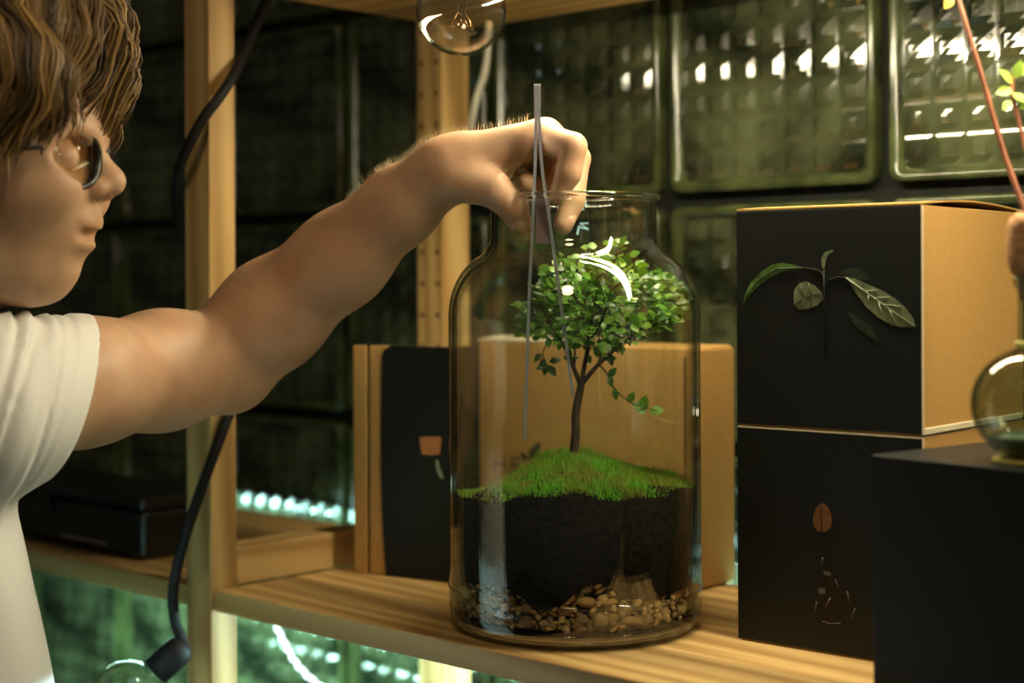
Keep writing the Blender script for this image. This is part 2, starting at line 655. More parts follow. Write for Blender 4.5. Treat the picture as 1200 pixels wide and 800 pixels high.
leaf_print('leaf_print', M_leaf_dim, oC, aD, boxC,
           [(991, 364), (1004, 372), (1018, 382), (1028, 396), (1031, 403), (1016, 394), (1003, 384)])
leaf_print('leaf_print', M_leaf_pale, oC, aD, boxC, [(963, 312), (963, 304), (967, 297), (976, 294), (977, 296), (971, 300), (968, 308), (966, 318)])
for st_pts in ([(943, 315), (955, 317), (963, 320), (966, 330)], [(992, 327), (981, 326), (972, 330), (967, 336)], [(966, 318), (966, 350), (968, 420)]):
    tube('stem_print', [Vector(face_pt(x, y, oC, aD, 0.0004)) for x, y in st_pts], 0.0004, M_stem_print, boxC, 4)

# the corked bulb printed on the lower carton
M_cork_print = pbr('print_cork', (0.16, 0.075, 0.03), 0.6, spec=0.2, var=0.3, scale=300)
M_shine_print = pbr('print_shine', (0.11, 0.10, 0.11), 0.6, spec=0.2)
M_amber_print = pbr('print_amber', (0.017, 0.011, 0.007), 0.6, spec=0.2, var=0.5, scale=300)
leaf_print('cork_print', M_cork_print, pD0, aD, boxD,
           [(963 + 11 * math.cos(a) * (1 - 0.2 * math.sin(a)), 608 - 17 * math.sin(a)) for a in [2 * PI * k / 18 for k in range(18)]],
           vein=[[(963, 592), (961, 606), (963, 624)]], vmat=M_black_card)
leaf_print('bulb_print', M_amber_print, pD0, aD, boxD,
           [(962, 655), (970, 668), (985, 682), (996, 698), (1001, 716), (994, 730), (975, 736), (958, 730), (952, 716), (954, 696), (960, 678)])
for pts in ([(958, 690), (966, 690), (966, 697), (959, 697)], [(964, 670), (972, 671), (973, 676), (965, 675)]):
    leaf_print('shine_print', M_shine_print, pD0, aD, boxD, pts, 0.0008)
for pts in ([(954, 720), (956, 706)], [(1001, 714), (997, 726)], [(978, 680), (982, 690)], [(962, 729), (972, 732), (984, 731)], [(992, 694), (994, 706)], [(963, 654), (963, 662)], [(966, 712), (972, 702)]):
    tube('shine_print', [Vector(face_pt(x, y, pD0, aD, 0.0008)) for x, y in pts], 0.00032, M_shine_print, boxD, 4)

# carton with a black sleeve at the left of the jar
pA0 = P(414, 670, 1.36)
pA0.z = 0
aA = R(-29)
wA, dA, hA = 0.098, 0.044, 0.196
boxA = thing('carton', 'kraft carton with a black sleeve printed with a corked bottle, left of jar', 'box', pA0, aA)
box('body', (0, 0.001, 0), (wA, dA, hA - 0.002), M_kraft, boxA, 0.0015)
box('edge_strip', (0, -0.0006, 0.0005), (0.0135, 0.0012, hA), M_kraft, boxA, 0.0008)
box('front_strip', (0.0165, -0.0006, 0.0005), (0.034, 0.0012, hA), M_kraft, boxA, 0.0008)
box('seam', (0.0134, 0.0004, 0.001), (0.0166, 0.0013, hA - 0.001), M_hole, boxA)
sl = []
for k in range(7):
    a = PI / 2 * k / 6
    sl.append((0.040 - 0.010 * math.sin(a), hA - 0.010 + 0.010 * math.cos(a)))
sl = [(wA, hA)] + sl + [(0.0285, 0.09), (0.0300, 0.04), (0.033, 0.001), (wA, 0.001)]
bm = bmesh.new()
fv = [bm.verts.new((x, -0.0016, z)) for x, z in sl]
f = bm.faces.new(fv)
ex = bmesh.ops.extrude_face_region(bm, geom=[f])
for v in [g for g in ex['geom'] if isinstance(g, bmesh.types.BMVert)]:
    v.co.y = 0.0006
bm_obj('sleeve', bm, M_black_card, boxA)
box('sleeve_side', (wA, -0.0016, 0.001), (wA + 0.0012, dA, hA), M_black_card, boxA, 0.0004)
M_cork_bright = pbr('print_cork_bright', (0.42, 0.17, 0.06), 0.6, spec=0.2, var=0.2, scale=300)
leaf_print('cork_print', M_cork_bright, pA0, aA, boxA, [(492, 512), (494, 511), (516, 511), (518, 512), (516, 531), (507, 533), (495, 531)], 0.002)
leaf_print('shine_print', M_leaf_vein, pA0, aA, boxA, [(511, 538), (514, 538), (516, 548), (520, 557), (520, 560), (516, 559), (512, 550)], 0.002)
leaf_print('bottle_print', M_stem_print, pA0, aA, boxA, [(494, 533), (517, 533), (518, 548), (524, 562), (527, 640), (486, 640), (488, 562), (494, 548)], 0.0018)

# plain kraft carton behind the jar
pB1 = P(803, 697, 1.262)
pB1.z = 0
wB, dB, hB = 0.232, 0.066, 0.197
aB = TH
pB0 = pB1 - Vector((math.cos(aB), math.sin(aB), 0)) * wB
boxB = thing('carton', 'plain kraft carton with a leaf logo standing behind the jar', 'box', pB0, aB)
box('body', (0, 0, 0), (wB, dB, hB), M_kraft, boxB, 0.003, 3)
box('side_flap', (wB - 0.0005, 0.004, 0.002), (wB + 0.0012, dB - 0.001, hB - 0.003), M_kraft, boxB, 0.0006)
box('fold_line', (wB - 0.0016, -0.0006, 0.002), (wB - 0.0002, 0.0016, hB - 0.008), M_hole, boxB)
lid(boxB, 0.10, dB, hB - 0.0004, M_card_edge, 0.003)


def letter(ch, x, y, h, org, ang, parent, mat):
    s = h
    H = {'H': [((-.38, 0), (-.38, 1)), ((.38, 0), (.38, 1)), ((-.38, .52), (.38, .52))],
         'E': [((-.33, 0), (-.33, 1)), ((-.33, 0), (.33, 0)), ((-.33, .52), (.28, .52)), ((-.33, 1), (.33, 1))]}[ch]
    V, Fs = [], []
    for (a, b_) in H:
        pa = Vector(face_pt(x + a[0] * s, y - a[1] * s, org, ang, 0.0005))
        pb = Vector(face_pt(x + b_[0] * s, y - b_[1] * s, org, ang, 0.0005))
        d = (pb - pa).normalized() * 0.0007
        n = Vector((d.z, 0, -d.x))
        i = len(V)
        V += [pa - d + n, pb + d + n, pb + d - n, pa - d - n]
        Fs.append((i, i + 1, i + 2, i + 3))
    return mesh_obj('printed_letter', V, Fs, mat, parent, smooth=False)


letter('H', 585, 551, 15, pB0, aB, boxB, M_print)
letter('E', 604, 552, 15, pB0, aB, boxB, M_print)
leaf_print('leaf_logo', M_print, pB0, aB, boxB, [(619, 536), (619, 529), (624, 523), (630, 518), (632, 518), (633, 525), (632, 533), (627, 537), (622, 538)], 0.0005)
leaf_print('leaf_logo', M_print, pB0, aB, boxB, [(609, 530), (613, 530), (617, 533), (618, 539), (612, 538)], 0.0005)

# black carton in the right foreground
pE0 = P(1021, 533, 0.92)
pE0.z = 0
aE = R(-51.3)
boxE = thing('carton', 'large plain black carton in the right foreground under the round flask', 'box', pE0, aE)
wE, dE = 0.20, 0.165
box('body', (0, 0, 0), (wE, dE, HB - 0.002), M_black_card, boxE, 0.001)
box('lid', (-0.0008, -0.0008, HB - 0.0025), (wE + 0.0008, dE + 0.0008, HB), M_black_card, boxE, 0.0012)


def Ew(x, y, z):
    return pE0 + Vector((math.cos(aE) * x - math.sin(aE) * y, math.sin(aE) * x + math.cos(aE) * y, z))


# ------------------------------------------------------------------ round flask and sprig on the black carton
fc = P(1207, 475, 0.877)
rf = 0.0322
flask = thing('round_flask', 'round glass flask with cork stopper on the black carton', 'flask', (fc.x, fc.y, HB + 0.0003))
cz = rf * 0.985
prof = [(0.0, 0.0), (0.012, 0.0)]
for k in range(6, 40):
    a = -PI / 2 + PI * k / 42
    prof.append((rf * math.cos(a), cz + rf * math.sin(a)))
prof += [(0.0068, cz + rf + 0.0005), (0.0066, cz + rf + 0.012), (0.0066, cz + rf + 0.030), (0.0085, cz + rf + 0.034), (0.0092, cz + rf + 0.037), (0.0085, cz + rf + 0.039)]
inner = [(max(0, r - 0.0014), z + (0.0014 if z < cz else 0)) for r, z in prof][::-1]
M_flask = clear_glass('flask_glass', (0.80, 0.84, 0.80), ior=1.5, gain=2.2)
lathe('flask_glass', prof + inner, M_flask, flask, 48)
lathe('cork', [(0, 0.026), (0.0060, 0.026), (0.0062, 0.0385), (0.0098, 0.040), (0.0122, 0.046), (0.0128, 0.056), (0.0124, 0.066), (0.0105, 0.072), (0.006, 0.0745), (0, 0.075)],
      M_cork, flask, 32, loc=(0, 0, cz + rf))
M_brass = pbr('yellow_wax', (0.55, 0.48, 0.12), 0.5)
lathe('collar', [(0.0067, 0), (0.0080, 0.0003), (0.0083, 0.0016), (0.0076, 0.003), (0.0067, 0.003)], M_brass, flask, 32, loc=(0, 0, cz + rf))
lathe('foot_ring', [(0.013, 0), (0.0205, 0), (0.0210, 0.001), (0.020, 0.002), (0.0165, 0.002)], M_brass, flask, 32)
M_water = pbr('flask_moss', (0.05, 0.085, 0.045), 0.35, var=0.5, scale=120, bump=0.4)
pr = []
for k in range(3, 13):
    a = -PI / 2 + PI * k / 42
    pr.append(((rf - 0.0022) * math.cos(a), cz + (rf - 0.0022) * math.sin(a)))
lathe('filling', [(0, pr[0][1])] + pr + [(0.014, pr[-1][1] + 0.0035), (0, pr[-1][1] + 0.005)], M_water, flask, 40)

bot = Ew(0.088, 0.120, HB + 0.0003)
vase = thing('sprig_bottle', 'small clear bottle holding a reddish sprig on the black carton', 'bottle', bot)
vp = [(0, 0), (0.017, 0), (0.0185, 0.002), (0.0185, 0.030), (0.014, 0.038), (0.008, 0.043), (0.0075, 0.055), (0.0085, 0.057)]
lathe('bottle_glass', vp + [(max(0, r - 0.0012), z + (0.0012 if z < .01 else 0)) for r, z in vp][::-1], M_flask, vase, 36)
M_stem = pbr('red_stem', (0.26, 0.085, 0.035), 0.6, var=0.3, scale=90)
M_sprig = pbr('sprig_leaf', (0.30, 0.48, 0.06), 0.45, var=0.3, scale=120, sss=0.3, sss_r=(.4, .8, .1))
M_yellow = pbr('yellow_leaf', (0.62, 0.42, 0.05), 0.5, var=0.3, scale=120)
sprig = thing('sprig', 'thin red-brown sprig with small yellow-green leaves leaning up the right edge', 'plant', bot + Vector((0, 0, 0.003)))


def rel(p):
    return Vector(p) - sprig.location


sp_pts = spline([bot + Vector((0, 0, 0.006)), bot + Vector((-0.003, 0, 0.056)), P(1236, 368, 0.935), P(1205, 262, 0.945), P(1176, 178, 0.955), P(1151, 90, 0.96), P(1133, 30, 0.965), P(1123, -8, 0.97), P(1112, -60, 0.975)], 6)
tube('stem', [rel(p) for p in sp_pts], [0.0024 - 0.0012 * i / len(sp_pts) for i in range(len(sp_pts))], M_stem, sprig, 8)
s2 = spline([P(1230, 345, 0.94), P(1214, 230, 0.95), P(1196, 150, 0.955), P(1187, 108, 0.957), P(1192, 84, 0.96)], 6)
tube('stem', [rel(p) for p in s2], 0.0012, M_stem, sprig, 6)


def leaf_mesh(name, mat, L=1.0, W=0.62, cup=0.10, n=5):
    """oval leaf, stalk end at the origin, along +x, upper face +z"""
    V, Fs = [(0, 0, 0)], []
    for i in range(1, n):
        t = i / n
        w = W / 2 * math.sin(PI * t ** 0.85)
        z = -cup * (t - 0.35) ** 2 * 1.4
        V += [(t * L, -w, z + cup * (0.4 * w / W)), (t * L, 0, z), (t * L, w, z + cup * (0.4 * w / W))]
    V.append((L, 0, -cup * 0.6))
    e = len(V) - 1
    Fs += [(0, 1, 2), (0, 2, 3)]
    for i in range(n - 2):
        a = 1 + 3 * i
        Fs += [(a, a + 3, a + 4, a + 1), (a + 1, a + 4, a + 5, a + 2)]
    a = 1 + 3 * (n - 2)
    Fs += [(a, e, a + 1), (a + 1, e, a + 2)]
    me = bpy.data.meshes.new(name)
    me.from_pydata(V, [], Fs)
    me.polygons.foreach_set('use_smooth', [True] * len(me.polygons))
    me.materials.append(mat)
    return me


def put_leaf(name, me, parent, loc, dirv, up, size):
    d = Vector(dirv).normalized()
    u = Vector(up)
    y = u.cross(d)
    if y.length < 1e-4:
        y = Vector((0, 1, 0)).cross(d)
    y.normalize()
    z = d.cross(y)
    M = Matrix((d, y, z)).transposed().to_4x4()
    o = link(bpy.data.objects.new(name, me), parent)
    o.matrix_local = Matrix.Translation(loc) @ M @ Matrix.Scale(size, 4)
    return o


lm = leaf_mesh('leaf', M_sprig)
ly = leaf_mesh('leaf', M_yellow)
for (x, y, d, dx, dz, s, me) in ((1188, 106, .957, -1, -.3, .012, lm), (1189, 100, .957, -.8, .7, .013, lm), (1192, 90, .958, .9, .6, .013, lm), (1190, 95, .955, .3, 1, .012, lm),
                                 (1187, 112, .955, .8, -.5, .011, lm), (1195, 130, .955, .7, .5, .012, lm), (1186, 120, .955, -.6, -.6, .009, lm),
                                 (1120, -6, .97, -1, -.25, .013, ly), (1118, -2, .968, -.7, -1, .010, ly)):
    put_leaf('leaf', me, sprig, rel(P(x, y, d)), (dx, -0.25, dz), (0.2, -0.8, 0.6), s)

# ------------------------------------------------------------------ glass jar
JC = P(672.5, 732, 1.15)
JX, JY = JC.x, JC.y
jar = thing('glass_jar', 'large clear glass jar holding a tiny tree on moss, soil and gravel', 'jar', (JX, JY, 0.0003))
op = [(0.0, 0.0022), (0.070, 0.0008), (0.0790, 0.0), (0.0865, 0.0025), (0.0905, 0.008), (0.0918, 0.016), (0.0915, 0.060), (0.0915, 0.225)]
for k in range(1, 10):
    a = PI / 2 * k / 10
    op.append((0.0615 + 0.030 * math.cos(a), 0.2365 + 0.0355 * math.sin(a) * 0.98 - 0.0115 * (1 - k / 10.0)))
op += [(0.0640, 0.2735), (0.0618, 0.2765), (0.0605, 0.281), (0.0602, 0.300), (0.0606, 0.3055), (0.0610, 0.3080)]
T = 0.0024
ip = [(0.0590, 0.3080), (0.0580, 0.3060), (0.0577, 0.300), (0.0580, 0.2795), (0.0594, 0.2735)]
sh = []
for k in range(1, 10):
    a = PI / 2 * k / 10
    sh.append((0.0595 + 0.0296 * math.cos(a), 0.2350 + 0.0340 * math.sin(a) * 0.98 - 0.0115 * (1 - k / 10.0)))
ip += sh[::-1] + [(0.0890, 0.222), (0.0890, 0.060), (0.0888, 0.024), (0.0870, 0.0165), (0.080, 0.0125), (0.0, 0.0115)]
lathe('jar_wall', op + ip, M_glass, jar, 96)
M_rim = pbr('rim_glass', (0.95, 0.98, 0.96), 0.0)
M_rim.node_tree.nodes['Principled BSDF'].inputs['Transmission Weight'].default_value = 1.0
M_rim.node_tree.nodes['Principled BSDF'].inputs['IOR'].default_value = 1.5
rr_ = [(0.0612 + 0.0024 * math.cos(2 * PI * k / 14), 0.3105 + 0.0019 * math.sin(2 * PI * k / 14)) for k in range(15)]
lathe('rim', rr_, M_rim, jar, 96)
lathe('base', [(0, 0.0030), (0.070, 0.0016), (0.080, 0.0012), (0.0860, 0.0040), (0.0885, 0.0085), (0.0886, 0.0110), (0.082, 0.0114), (0, 0.0110)], M_rim, jar, 96)
# embossed ring near the foot and letter-like reflections painted in pale blue on the neck's far side
lathe('foot_ridge', [(0.0915, 0.0285), (0.0922, 0.0292), (0.0924, 0.0300), (0.0922, 0.0308), (0.0915, 0.0315)], M_glass, jar, 96)
M_neck_reflection = pbr('pale_blue_reflection', (0.30, 0.52, 0.62), 0.4)


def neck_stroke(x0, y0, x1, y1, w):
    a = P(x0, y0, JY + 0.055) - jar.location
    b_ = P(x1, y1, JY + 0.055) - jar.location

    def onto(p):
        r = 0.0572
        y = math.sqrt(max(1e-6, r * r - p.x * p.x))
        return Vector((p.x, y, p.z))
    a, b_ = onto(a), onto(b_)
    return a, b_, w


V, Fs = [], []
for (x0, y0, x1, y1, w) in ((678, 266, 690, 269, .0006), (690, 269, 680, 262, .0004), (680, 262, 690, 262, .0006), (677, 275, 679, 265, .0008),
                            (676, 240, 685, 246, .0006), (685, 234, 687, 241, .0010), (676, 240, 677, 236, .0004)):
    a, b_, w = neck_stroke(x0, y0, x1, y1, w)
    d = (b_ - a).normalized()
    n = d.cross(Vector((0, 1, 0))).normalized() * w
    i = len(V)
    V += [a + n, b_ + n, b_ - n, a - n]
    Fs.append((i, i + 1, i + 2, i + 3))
mesh_obj('neck_reflection', V, Fs, M_neck_reflection, jar, smooth=False)

# soil: dark core, humped on top
def soil_top(x, y):
    """height of the soil surface at jar-centred x, y"""
    r = math.hypot(x, y)
    base = 0.1060 + 0.0035 * math.cos(x * 28 + 0.5) * (1 - (r / 0.09) ** 2)
    hump = 0.0125 * math.exp(-((x + 0.008) ** 2 / (2 * 0.035 ** 2) + (y - 0.0) ** 2 / (2 * 0.045 ** 2)))
    edge = max(0, (r - 0.070) / 0.018)
    a = math.atan2(y, x)
    roll = edge * edge * (0.0045 + 0.0022 * math.sin(5 * a + 1) + 0.0016 * math.sin(13 * a))
    return base + hump - 0.004 * max(0, -x / 0.09) - 0.0145 * math.exp(-((x + 0.062) / 0.026) ** 2) * min(1.0, max(0.12, (y + 0.045) / 0.06)) - roll


NA, NR = 72, 16
SR = 0.0882
V, Fs = [], []
V.append((0, 0, soil_top(0, 0)))
for i in range(1, NR + 1):
    r = SR * i / NR
    for k in range(NA):
        a = 2 * PI * k / NA
        x, y = r * math.cos(a), r * math.sin(a)
        V.append((x, y, soil_top(x, y)))


def gravel_top(a):
    """height of the gravel against the glass at angle a (front = -90 deg)"""
    x = math.cos(a)     # -1 left ... 1 right
    return 0.0335 + 0.012 * math.exp(-((x - 0.12) / 0.22) ** 2) + 0.008 * math.exp(-((x + 0.75) / 0.3) ** 2) - 0.006 * math.exp(-((x + 0.3) / 0.15) ** 2) + 0.0015 * math.sin(9 * x)


rows = [(SR, None), (SR - 0.0005, 'g'), (0.0715, 'g2'), (0.070, 0.0128), (0.0, 0.0126)]
base_i = 1 + (NR - 1) * NA
for k in range(NA):
    Fs.append((0, 1 + k, 1 + (k + 1) % NA))
for i in range(NR - 1):
    for k in range(NA):
        k2 = (k + 1) % NA
        Fs.append((1 + i * NA + k, 1 + (i + 1) * NA + k, 1 + (i + 1) * NA + k2, 1 + i * NA + k2))
prev = base_i
for (r, z) in rows[1:]:
    cur = len(V)
    for k in range(NA):
        a = 2 * PI * k / NA
        zz = gravel_top(a) if z == 'g' else (gravel_top(a) - 0.006 if z == 'g2' else z)
        V.append((r * math.cos(a), r * math.sin(a), zz))
    for k in range(NA):
        k2 = (k + 1) % NA
        Fs.append((prev + k, cur + k, cur + k2, prev + k2))
    prev = cur
soil = mesh_obj('soil', V, Fs, M_soil)
soil.location = jar.location
soil['kind'] = 'stuff'
tag(soil, 'dark damp soil filling the lower half of the glass jar', 'soil')

# moss: short blades over the soil
def moss():
    n = 17000
    a = RNG.uniform(0, 2 * PI, n)
    r = SR * np.sqrt(RNG.uniform(0, 1, n)) * 0.985
    x, y = r * np.cos(a), r * np.sin(a)
    z = np.array([soil_top(p, q) for p, q in zip(x, y)]) - 0.001
    clump = 0.5 + 0.5 * np.sin(x * 150 + 3 * np.sin(y * 90)) * np.cos(y * 170 + x * 60)
    h = RNG.uniform(0.0040, 0.0095, n) * (0.35 + 0.95 * clump) * (0.55 + 0.65 * np.exp(-((x + 0.004) / 0.035) ** 2))
    lean = RNG.normal(0, 0.38, (n, 2))
    w = RNG.uniform(0.0003, 0.0009, n)
    an = RNG.uniform(0, PI, n)
    tip = np.stack([x + h * lean[:, 0], y + h * lean[:, 1], z + h], 1)
    rr = np.hypot(tip[:, 0], tip[:, 1])
    s = np.minimum(1, (SR - 0.0001) / np.maximum(rr, 1e-6))
    tip[:, 0] *= s
    tip[:, 1] *= s
    V = np.empty((n, 3, 3))
    V[:, 0] = np.stack([x + w * np.cos(an), y + w * np.sin(an), z], 1)
    V[:, 1] = np.stack([x - w * np.cos(an), y - w * np.sin(an), z], 1)
    V[:, 2] = tip
    Fc = np.arange(n * 3).reshape(n, 3)
    return V.reshape(-1, 3), Fc


def moss_mat():
    m, nt, b, out = new_mat('moss')
    N, Lk = nt.nodes, nt.links
    tc = N.new('ShaderNodeTexCoord')
    nz = N.new('ShaderNodeTexNoise')
    nz.inputs['Scale'].default_value = 45
    Lk.new(tc.outputs['Object'], nz.inputs['Vector'])
    sep = N.new('ShaderNodeSeparateXYZ')
    Lk.new(tc.outputs['Object'], sep.inputs[0])
    rp = N.new('ShaderNodeValToRGB')
    rp.color_ramp.elements[0].position = 0.36
    rp.color_ramp.elements[1].position = 0.66
    rp.color_ramp.elements[0].color = (0.34, 0.34, 0.055, 1)
    rp.color_ramp.elements[1].color = (0.20, 0.62, 0.035, 1)
    Lk.new(nz.outputs['Fac'], rp.inputs[0])
    Lk.new(rp.outputs[0], b.inputs['Base Color'])
    b.inputs['Roughness'].default_value = 0.6
    b.inputs['Subsurface Weight'].default_value = 0.0
    tl = N.new('ShaderNodeBsdfTranslucent')
    Lk.new(rp.outputs[0], tl.inputs[0])
    mx = N.new('ShaderNodeMixShader')
    mx.inputs[0].default_value = 0.4
    Lk.new(b.outputs[0], mx.inputs[1])
    Lk.new(tl.outputs[0], mx.inputs[2])
    Lk.new(mx.outputs[0], out.inputs[0])
    return m


mv, mf = moss()
ms = mesh_obj('moss', mv.tolist(), mf.tolist(), moss_mat(), smooth=False)
ms.location = jar.location
ms['kind'] = 'stuff'
tag(ms, 'bright green moss growing over the soil in the glass jar', 'moss')

# gravel: every pebble at the glass is a thing of its own
def pebble_mat(i, c):
    return pbr('pebble_%d' % i, c, 0.55, spec=0.4, var=0.30, scale=260, bump=0.3)


PEB = []
cols = [(0.40, 0.23, 0.075), (0.30, 0.16, 0.05), (0.48, 0.31, 0.12), (0.20, 0.11, 0.04), (0.38, 0.27, 0.13), (0.26, 0.19, 0.09)]
for i in range(6):
    bm = bmesh.new()
    bmesh.ops.create_icosphere(bm, subdivisions=2, radius=1.0)
    ax = [random.uniform(-1, 1) for _ in range(9)]
    for v in bm.verts:
        n = v.co.copy()
        k = 1 + 0.16 * math.sin(2.3 * n.x + 4 * ax[0]) + 0.13 * math.sin(3.1 * n.y + 5 * ax[1]) + 0.10 * math.sin(4 * n.z + 5 * ax[2])
        v.co = Vector((n.x * k, n.y * k * (0.72 + 0.12 * ax[3]), n.z * k * (0.55 + 0.12 * ax[4])))
    me = bpy.data.meshes.new('pebble')
    bm.to_mesh(me)
    bm.free()
    me.polygons.foreach_set('use_smooth', [True] * len(me.polygons))
    me.materials.append(pebble_mat(i, cols[i]))
    PEB.append(me)
placed = []
tries = 0
while len(placed) < 295 and tries < 30000:
    tries += 1
    a = -PI / 2 + random.uniform(-1.75, 1.75)
    s = random.choice((0.0020, 0.0024, 0.0028, 0.0033, 0.0040, 0.0048)) * random.uniform(0.85, 1.15)
    if tries < 60:
        s = random.uniform(0.0055, 0.0078)
    r = SR - 0.0004 - s * 0.62 - random.uniform(0, 0.0065)
    zt = gravel_top(a)
    z = 0.0128 + s * 0.5 + random.random() * max(0.001, zt - 0.0128 - s * 0.2)
    p = Vector((r * math.cos(a), r * math.sin(a), z))
    if all((p - q).length > 0.66 * (s + t_) for q, t_ in placed):
        placed.append((p, s))
        o = link(bpy.data.objects.new('pebble', PEB[random.randrange(6)]))
        yaw = a + PI / 2 + random.uniform(-0.4, 0.4)
        o.rotation_euler = (R(90) + random.uniform(-0.3, 0.3), random.uniform(-0.7, 0.7), yaw)
        o.scale = (s, s, s)
        o.location = jar.location + p
        tag(o, 'tan pebble in the gravel layer at the bottom of the jar', 'pebble', 'pebbles in the bottom of the jar')

# ------------------------------------------------------------------ the little tree
TB = Vector((JX, JY, 0))
tree_base = P(671, 534, JY)
tree_base.z = jar.location.z + soil_top(tree_base.x - JX, tree_base.y - JY) - 0.004
tree = thing('miniature_tree', 'tiny bonsai-like tree with round green leaves growing inside the jar', 'tree', tree_base)


def tr_(p):
    return Vector(p) - tree_base


def leaf_mat(name, c1, c2):
    m = pbr(name, c1, 0.32, spec=0.55, color2=c2, scale=60)
    nt = m.node_tree
    b = nt.nodes['Principled BSDF']
    out = nt.nodes['Material Output']
    tl = nt.nodes.new('ShaderNodeBsdfTranslucent')
    tl.inputs[0].default_value = (c1[0] * 1.2, c1[1] * 1.2, c1[2] * 0.5, 1)
    mx = nt.nodes.new('ShaderNodeMixShader')
    mx.inputs[0].default_value = 0.22
    nt.links.new(b.outputs[0], mx.inputs[1])
    nt.links.new(tl.outputs[0], mx.inputs[2])
    nt.links.new(mx.outputs[0], out.inputs[0])
    return m


ML = [leaf_mat('leaf_a', (0.14, 0.34, 0.028), (0.045, 0.14, 0.014)), leaf_mat('leaf_b', (0.24, 0.44, 0.045), (0.07, 0.20, 0.02)), leaf_mat('leaf_c', (0.055, 0.15, 0.018), (0.03, 0.085, 0.012))]
LM = [leaf_mesh('leaf', m, 1.0, w, c) for m, w, c in ((ML[0], 0.66, 0.18), (ML[1], 0.72, 0.10), (ML[2], 0.60, 0.25))]

D0 = JY
trunk = spline([P(671, 548, D0), P(672, 528, D0), P(674, 505, D0 - .001), P(674, 485, D0), P(679, 458, D0), P(681, 448, D0)], 5)
tube('trunk', [tr_(p) for p in trunk], [0.0037 - 0.0011 * i / len(trunk) for i in range(len(trunk))], M_bark, tree, 10)
BR = [
    [(680, 452, 0), (672, 432, -.006), (660, 405, -.012), (645, 380, -.018), (630, 352, -.022)],
    [(680, 451, 0), (685, 425, .006), (690, 400, .010), (688, 365, .014), (680, 330, .012)],
    [(681, 450, 0), (700, 428, -.004), (722, 408, -.008), (748, 388, -.012), (775, 366, -.012)],
    [(700, 428, -.004), (708, 405, .006), (722, 380, .014), (742, 350, .018), (760, 338, .018)],
    [(690, 400, .010), (705, 375, .004), (716, 340, -.004), (722, 305, -.004), (726, 285, -.004)],
    [(672, 432, -.006), (672, 405, .012), (655, 375, .022), (640, 350, .030), (625, 335, .03)],
    [(722, 408, -.008), (750, 392, .010), (772, 378, .020), (790, 362, .020)],
    [(685, 425, .006), (690, 395, -.014), (696, 360, -.026), (700, 330, -.030), (700, 305, -.026)],
    [(660, 405, -.012), (650, 398, -.010), (641, 402, -.008), (636, 415, -.008), (641, 426, -.010)],
    [(702, 428, -.004), (712, 440, -.012), (720, 456, -.016), (738, 472, -.018), (756, 478, -.018), (770, 482, -.018)],
    [(690, 400, .010), (680, 360, .0), (660, 325, -.005), (655, 300, -.004)],
    [(716, 340, -.004), (735, 330, -.02), (758, 345, -.03), (770, 352, -.03)],
]
br_pts = []
for bi, b_ in enumerate(BR):
    pts = spline([P(x, y, D0 + dd) for x, y, dd in b_], 5)
    n = len(pts)
    r0 = 0.0020 if bi in (0, 1, 2) else 0.0012
    if bi in (8, 9):
        r0 = 0.0007
    tube('branch', [tr_(p) for p in pts], [r0 * (1 - 0.72 * i / n) for i in range(n)], M_bark, tree, 6)
    br_pts.append(pts)

leaves = []
def crown_ok(x, y):
    # crown outline in the picture
    dx = (x - 702) / 97.0
    top = 300 + 36 * abs(dx) ** 1.6 + 22 * (x < 640)
    bot = 408 - 34 * max(0, dx) ** 2 - 14 * max(0, -dx)
    return abs(dx) < 1.0 and top < y < bot


def add_leaf(p, outward, s):
    d = Vector(outward) + Vector((random.gauss(0, .5), random.gauss(0, .5), random.gauss(0, .35)))
    if d.length < 1e-3:
        d = Vector((1, 0, 0))
    up = Vector((random.gauss(0.1, .55), random.gauss(-.75, .5), 0.9))
    leaves.append((Vector(p), d.normalized(), up, s, random.choices((0, 1, 2), (5, 3, 3))[0]))


cc = P(702, 365, D0)
for n_l in range(6000):
    if len(leaves) >= 820:
        break
    x = random.uniform(605, 800)
    y = random.uniform(290, 410)
    if not crown_ok(x, y):
        continue
    dx = (x - 702) / 97.0
    half = 0.045 * math.sqrt(max(0.05, 1 - dx * dx))
    dd = random.uniform(-half, half)
    den = 0.55 + 0.45 * math.sin(x * 0.11 + 2 * math.sin(y * 0.07)) * math.cos(y * 0.09 + dd * 120)
    if random.random() > den + 0.25:
        continue
    if x < 640 and random.random() < 0.5:
        continue
    p = P(x, y, D0 + dd)
    out_ = (p - cc)
    out_ = Vector((out_.x, out_.y, out_.z * 0.5)).normalized()
    add_leaf(p, out_, random.uniform(0.0062, 0.0098))
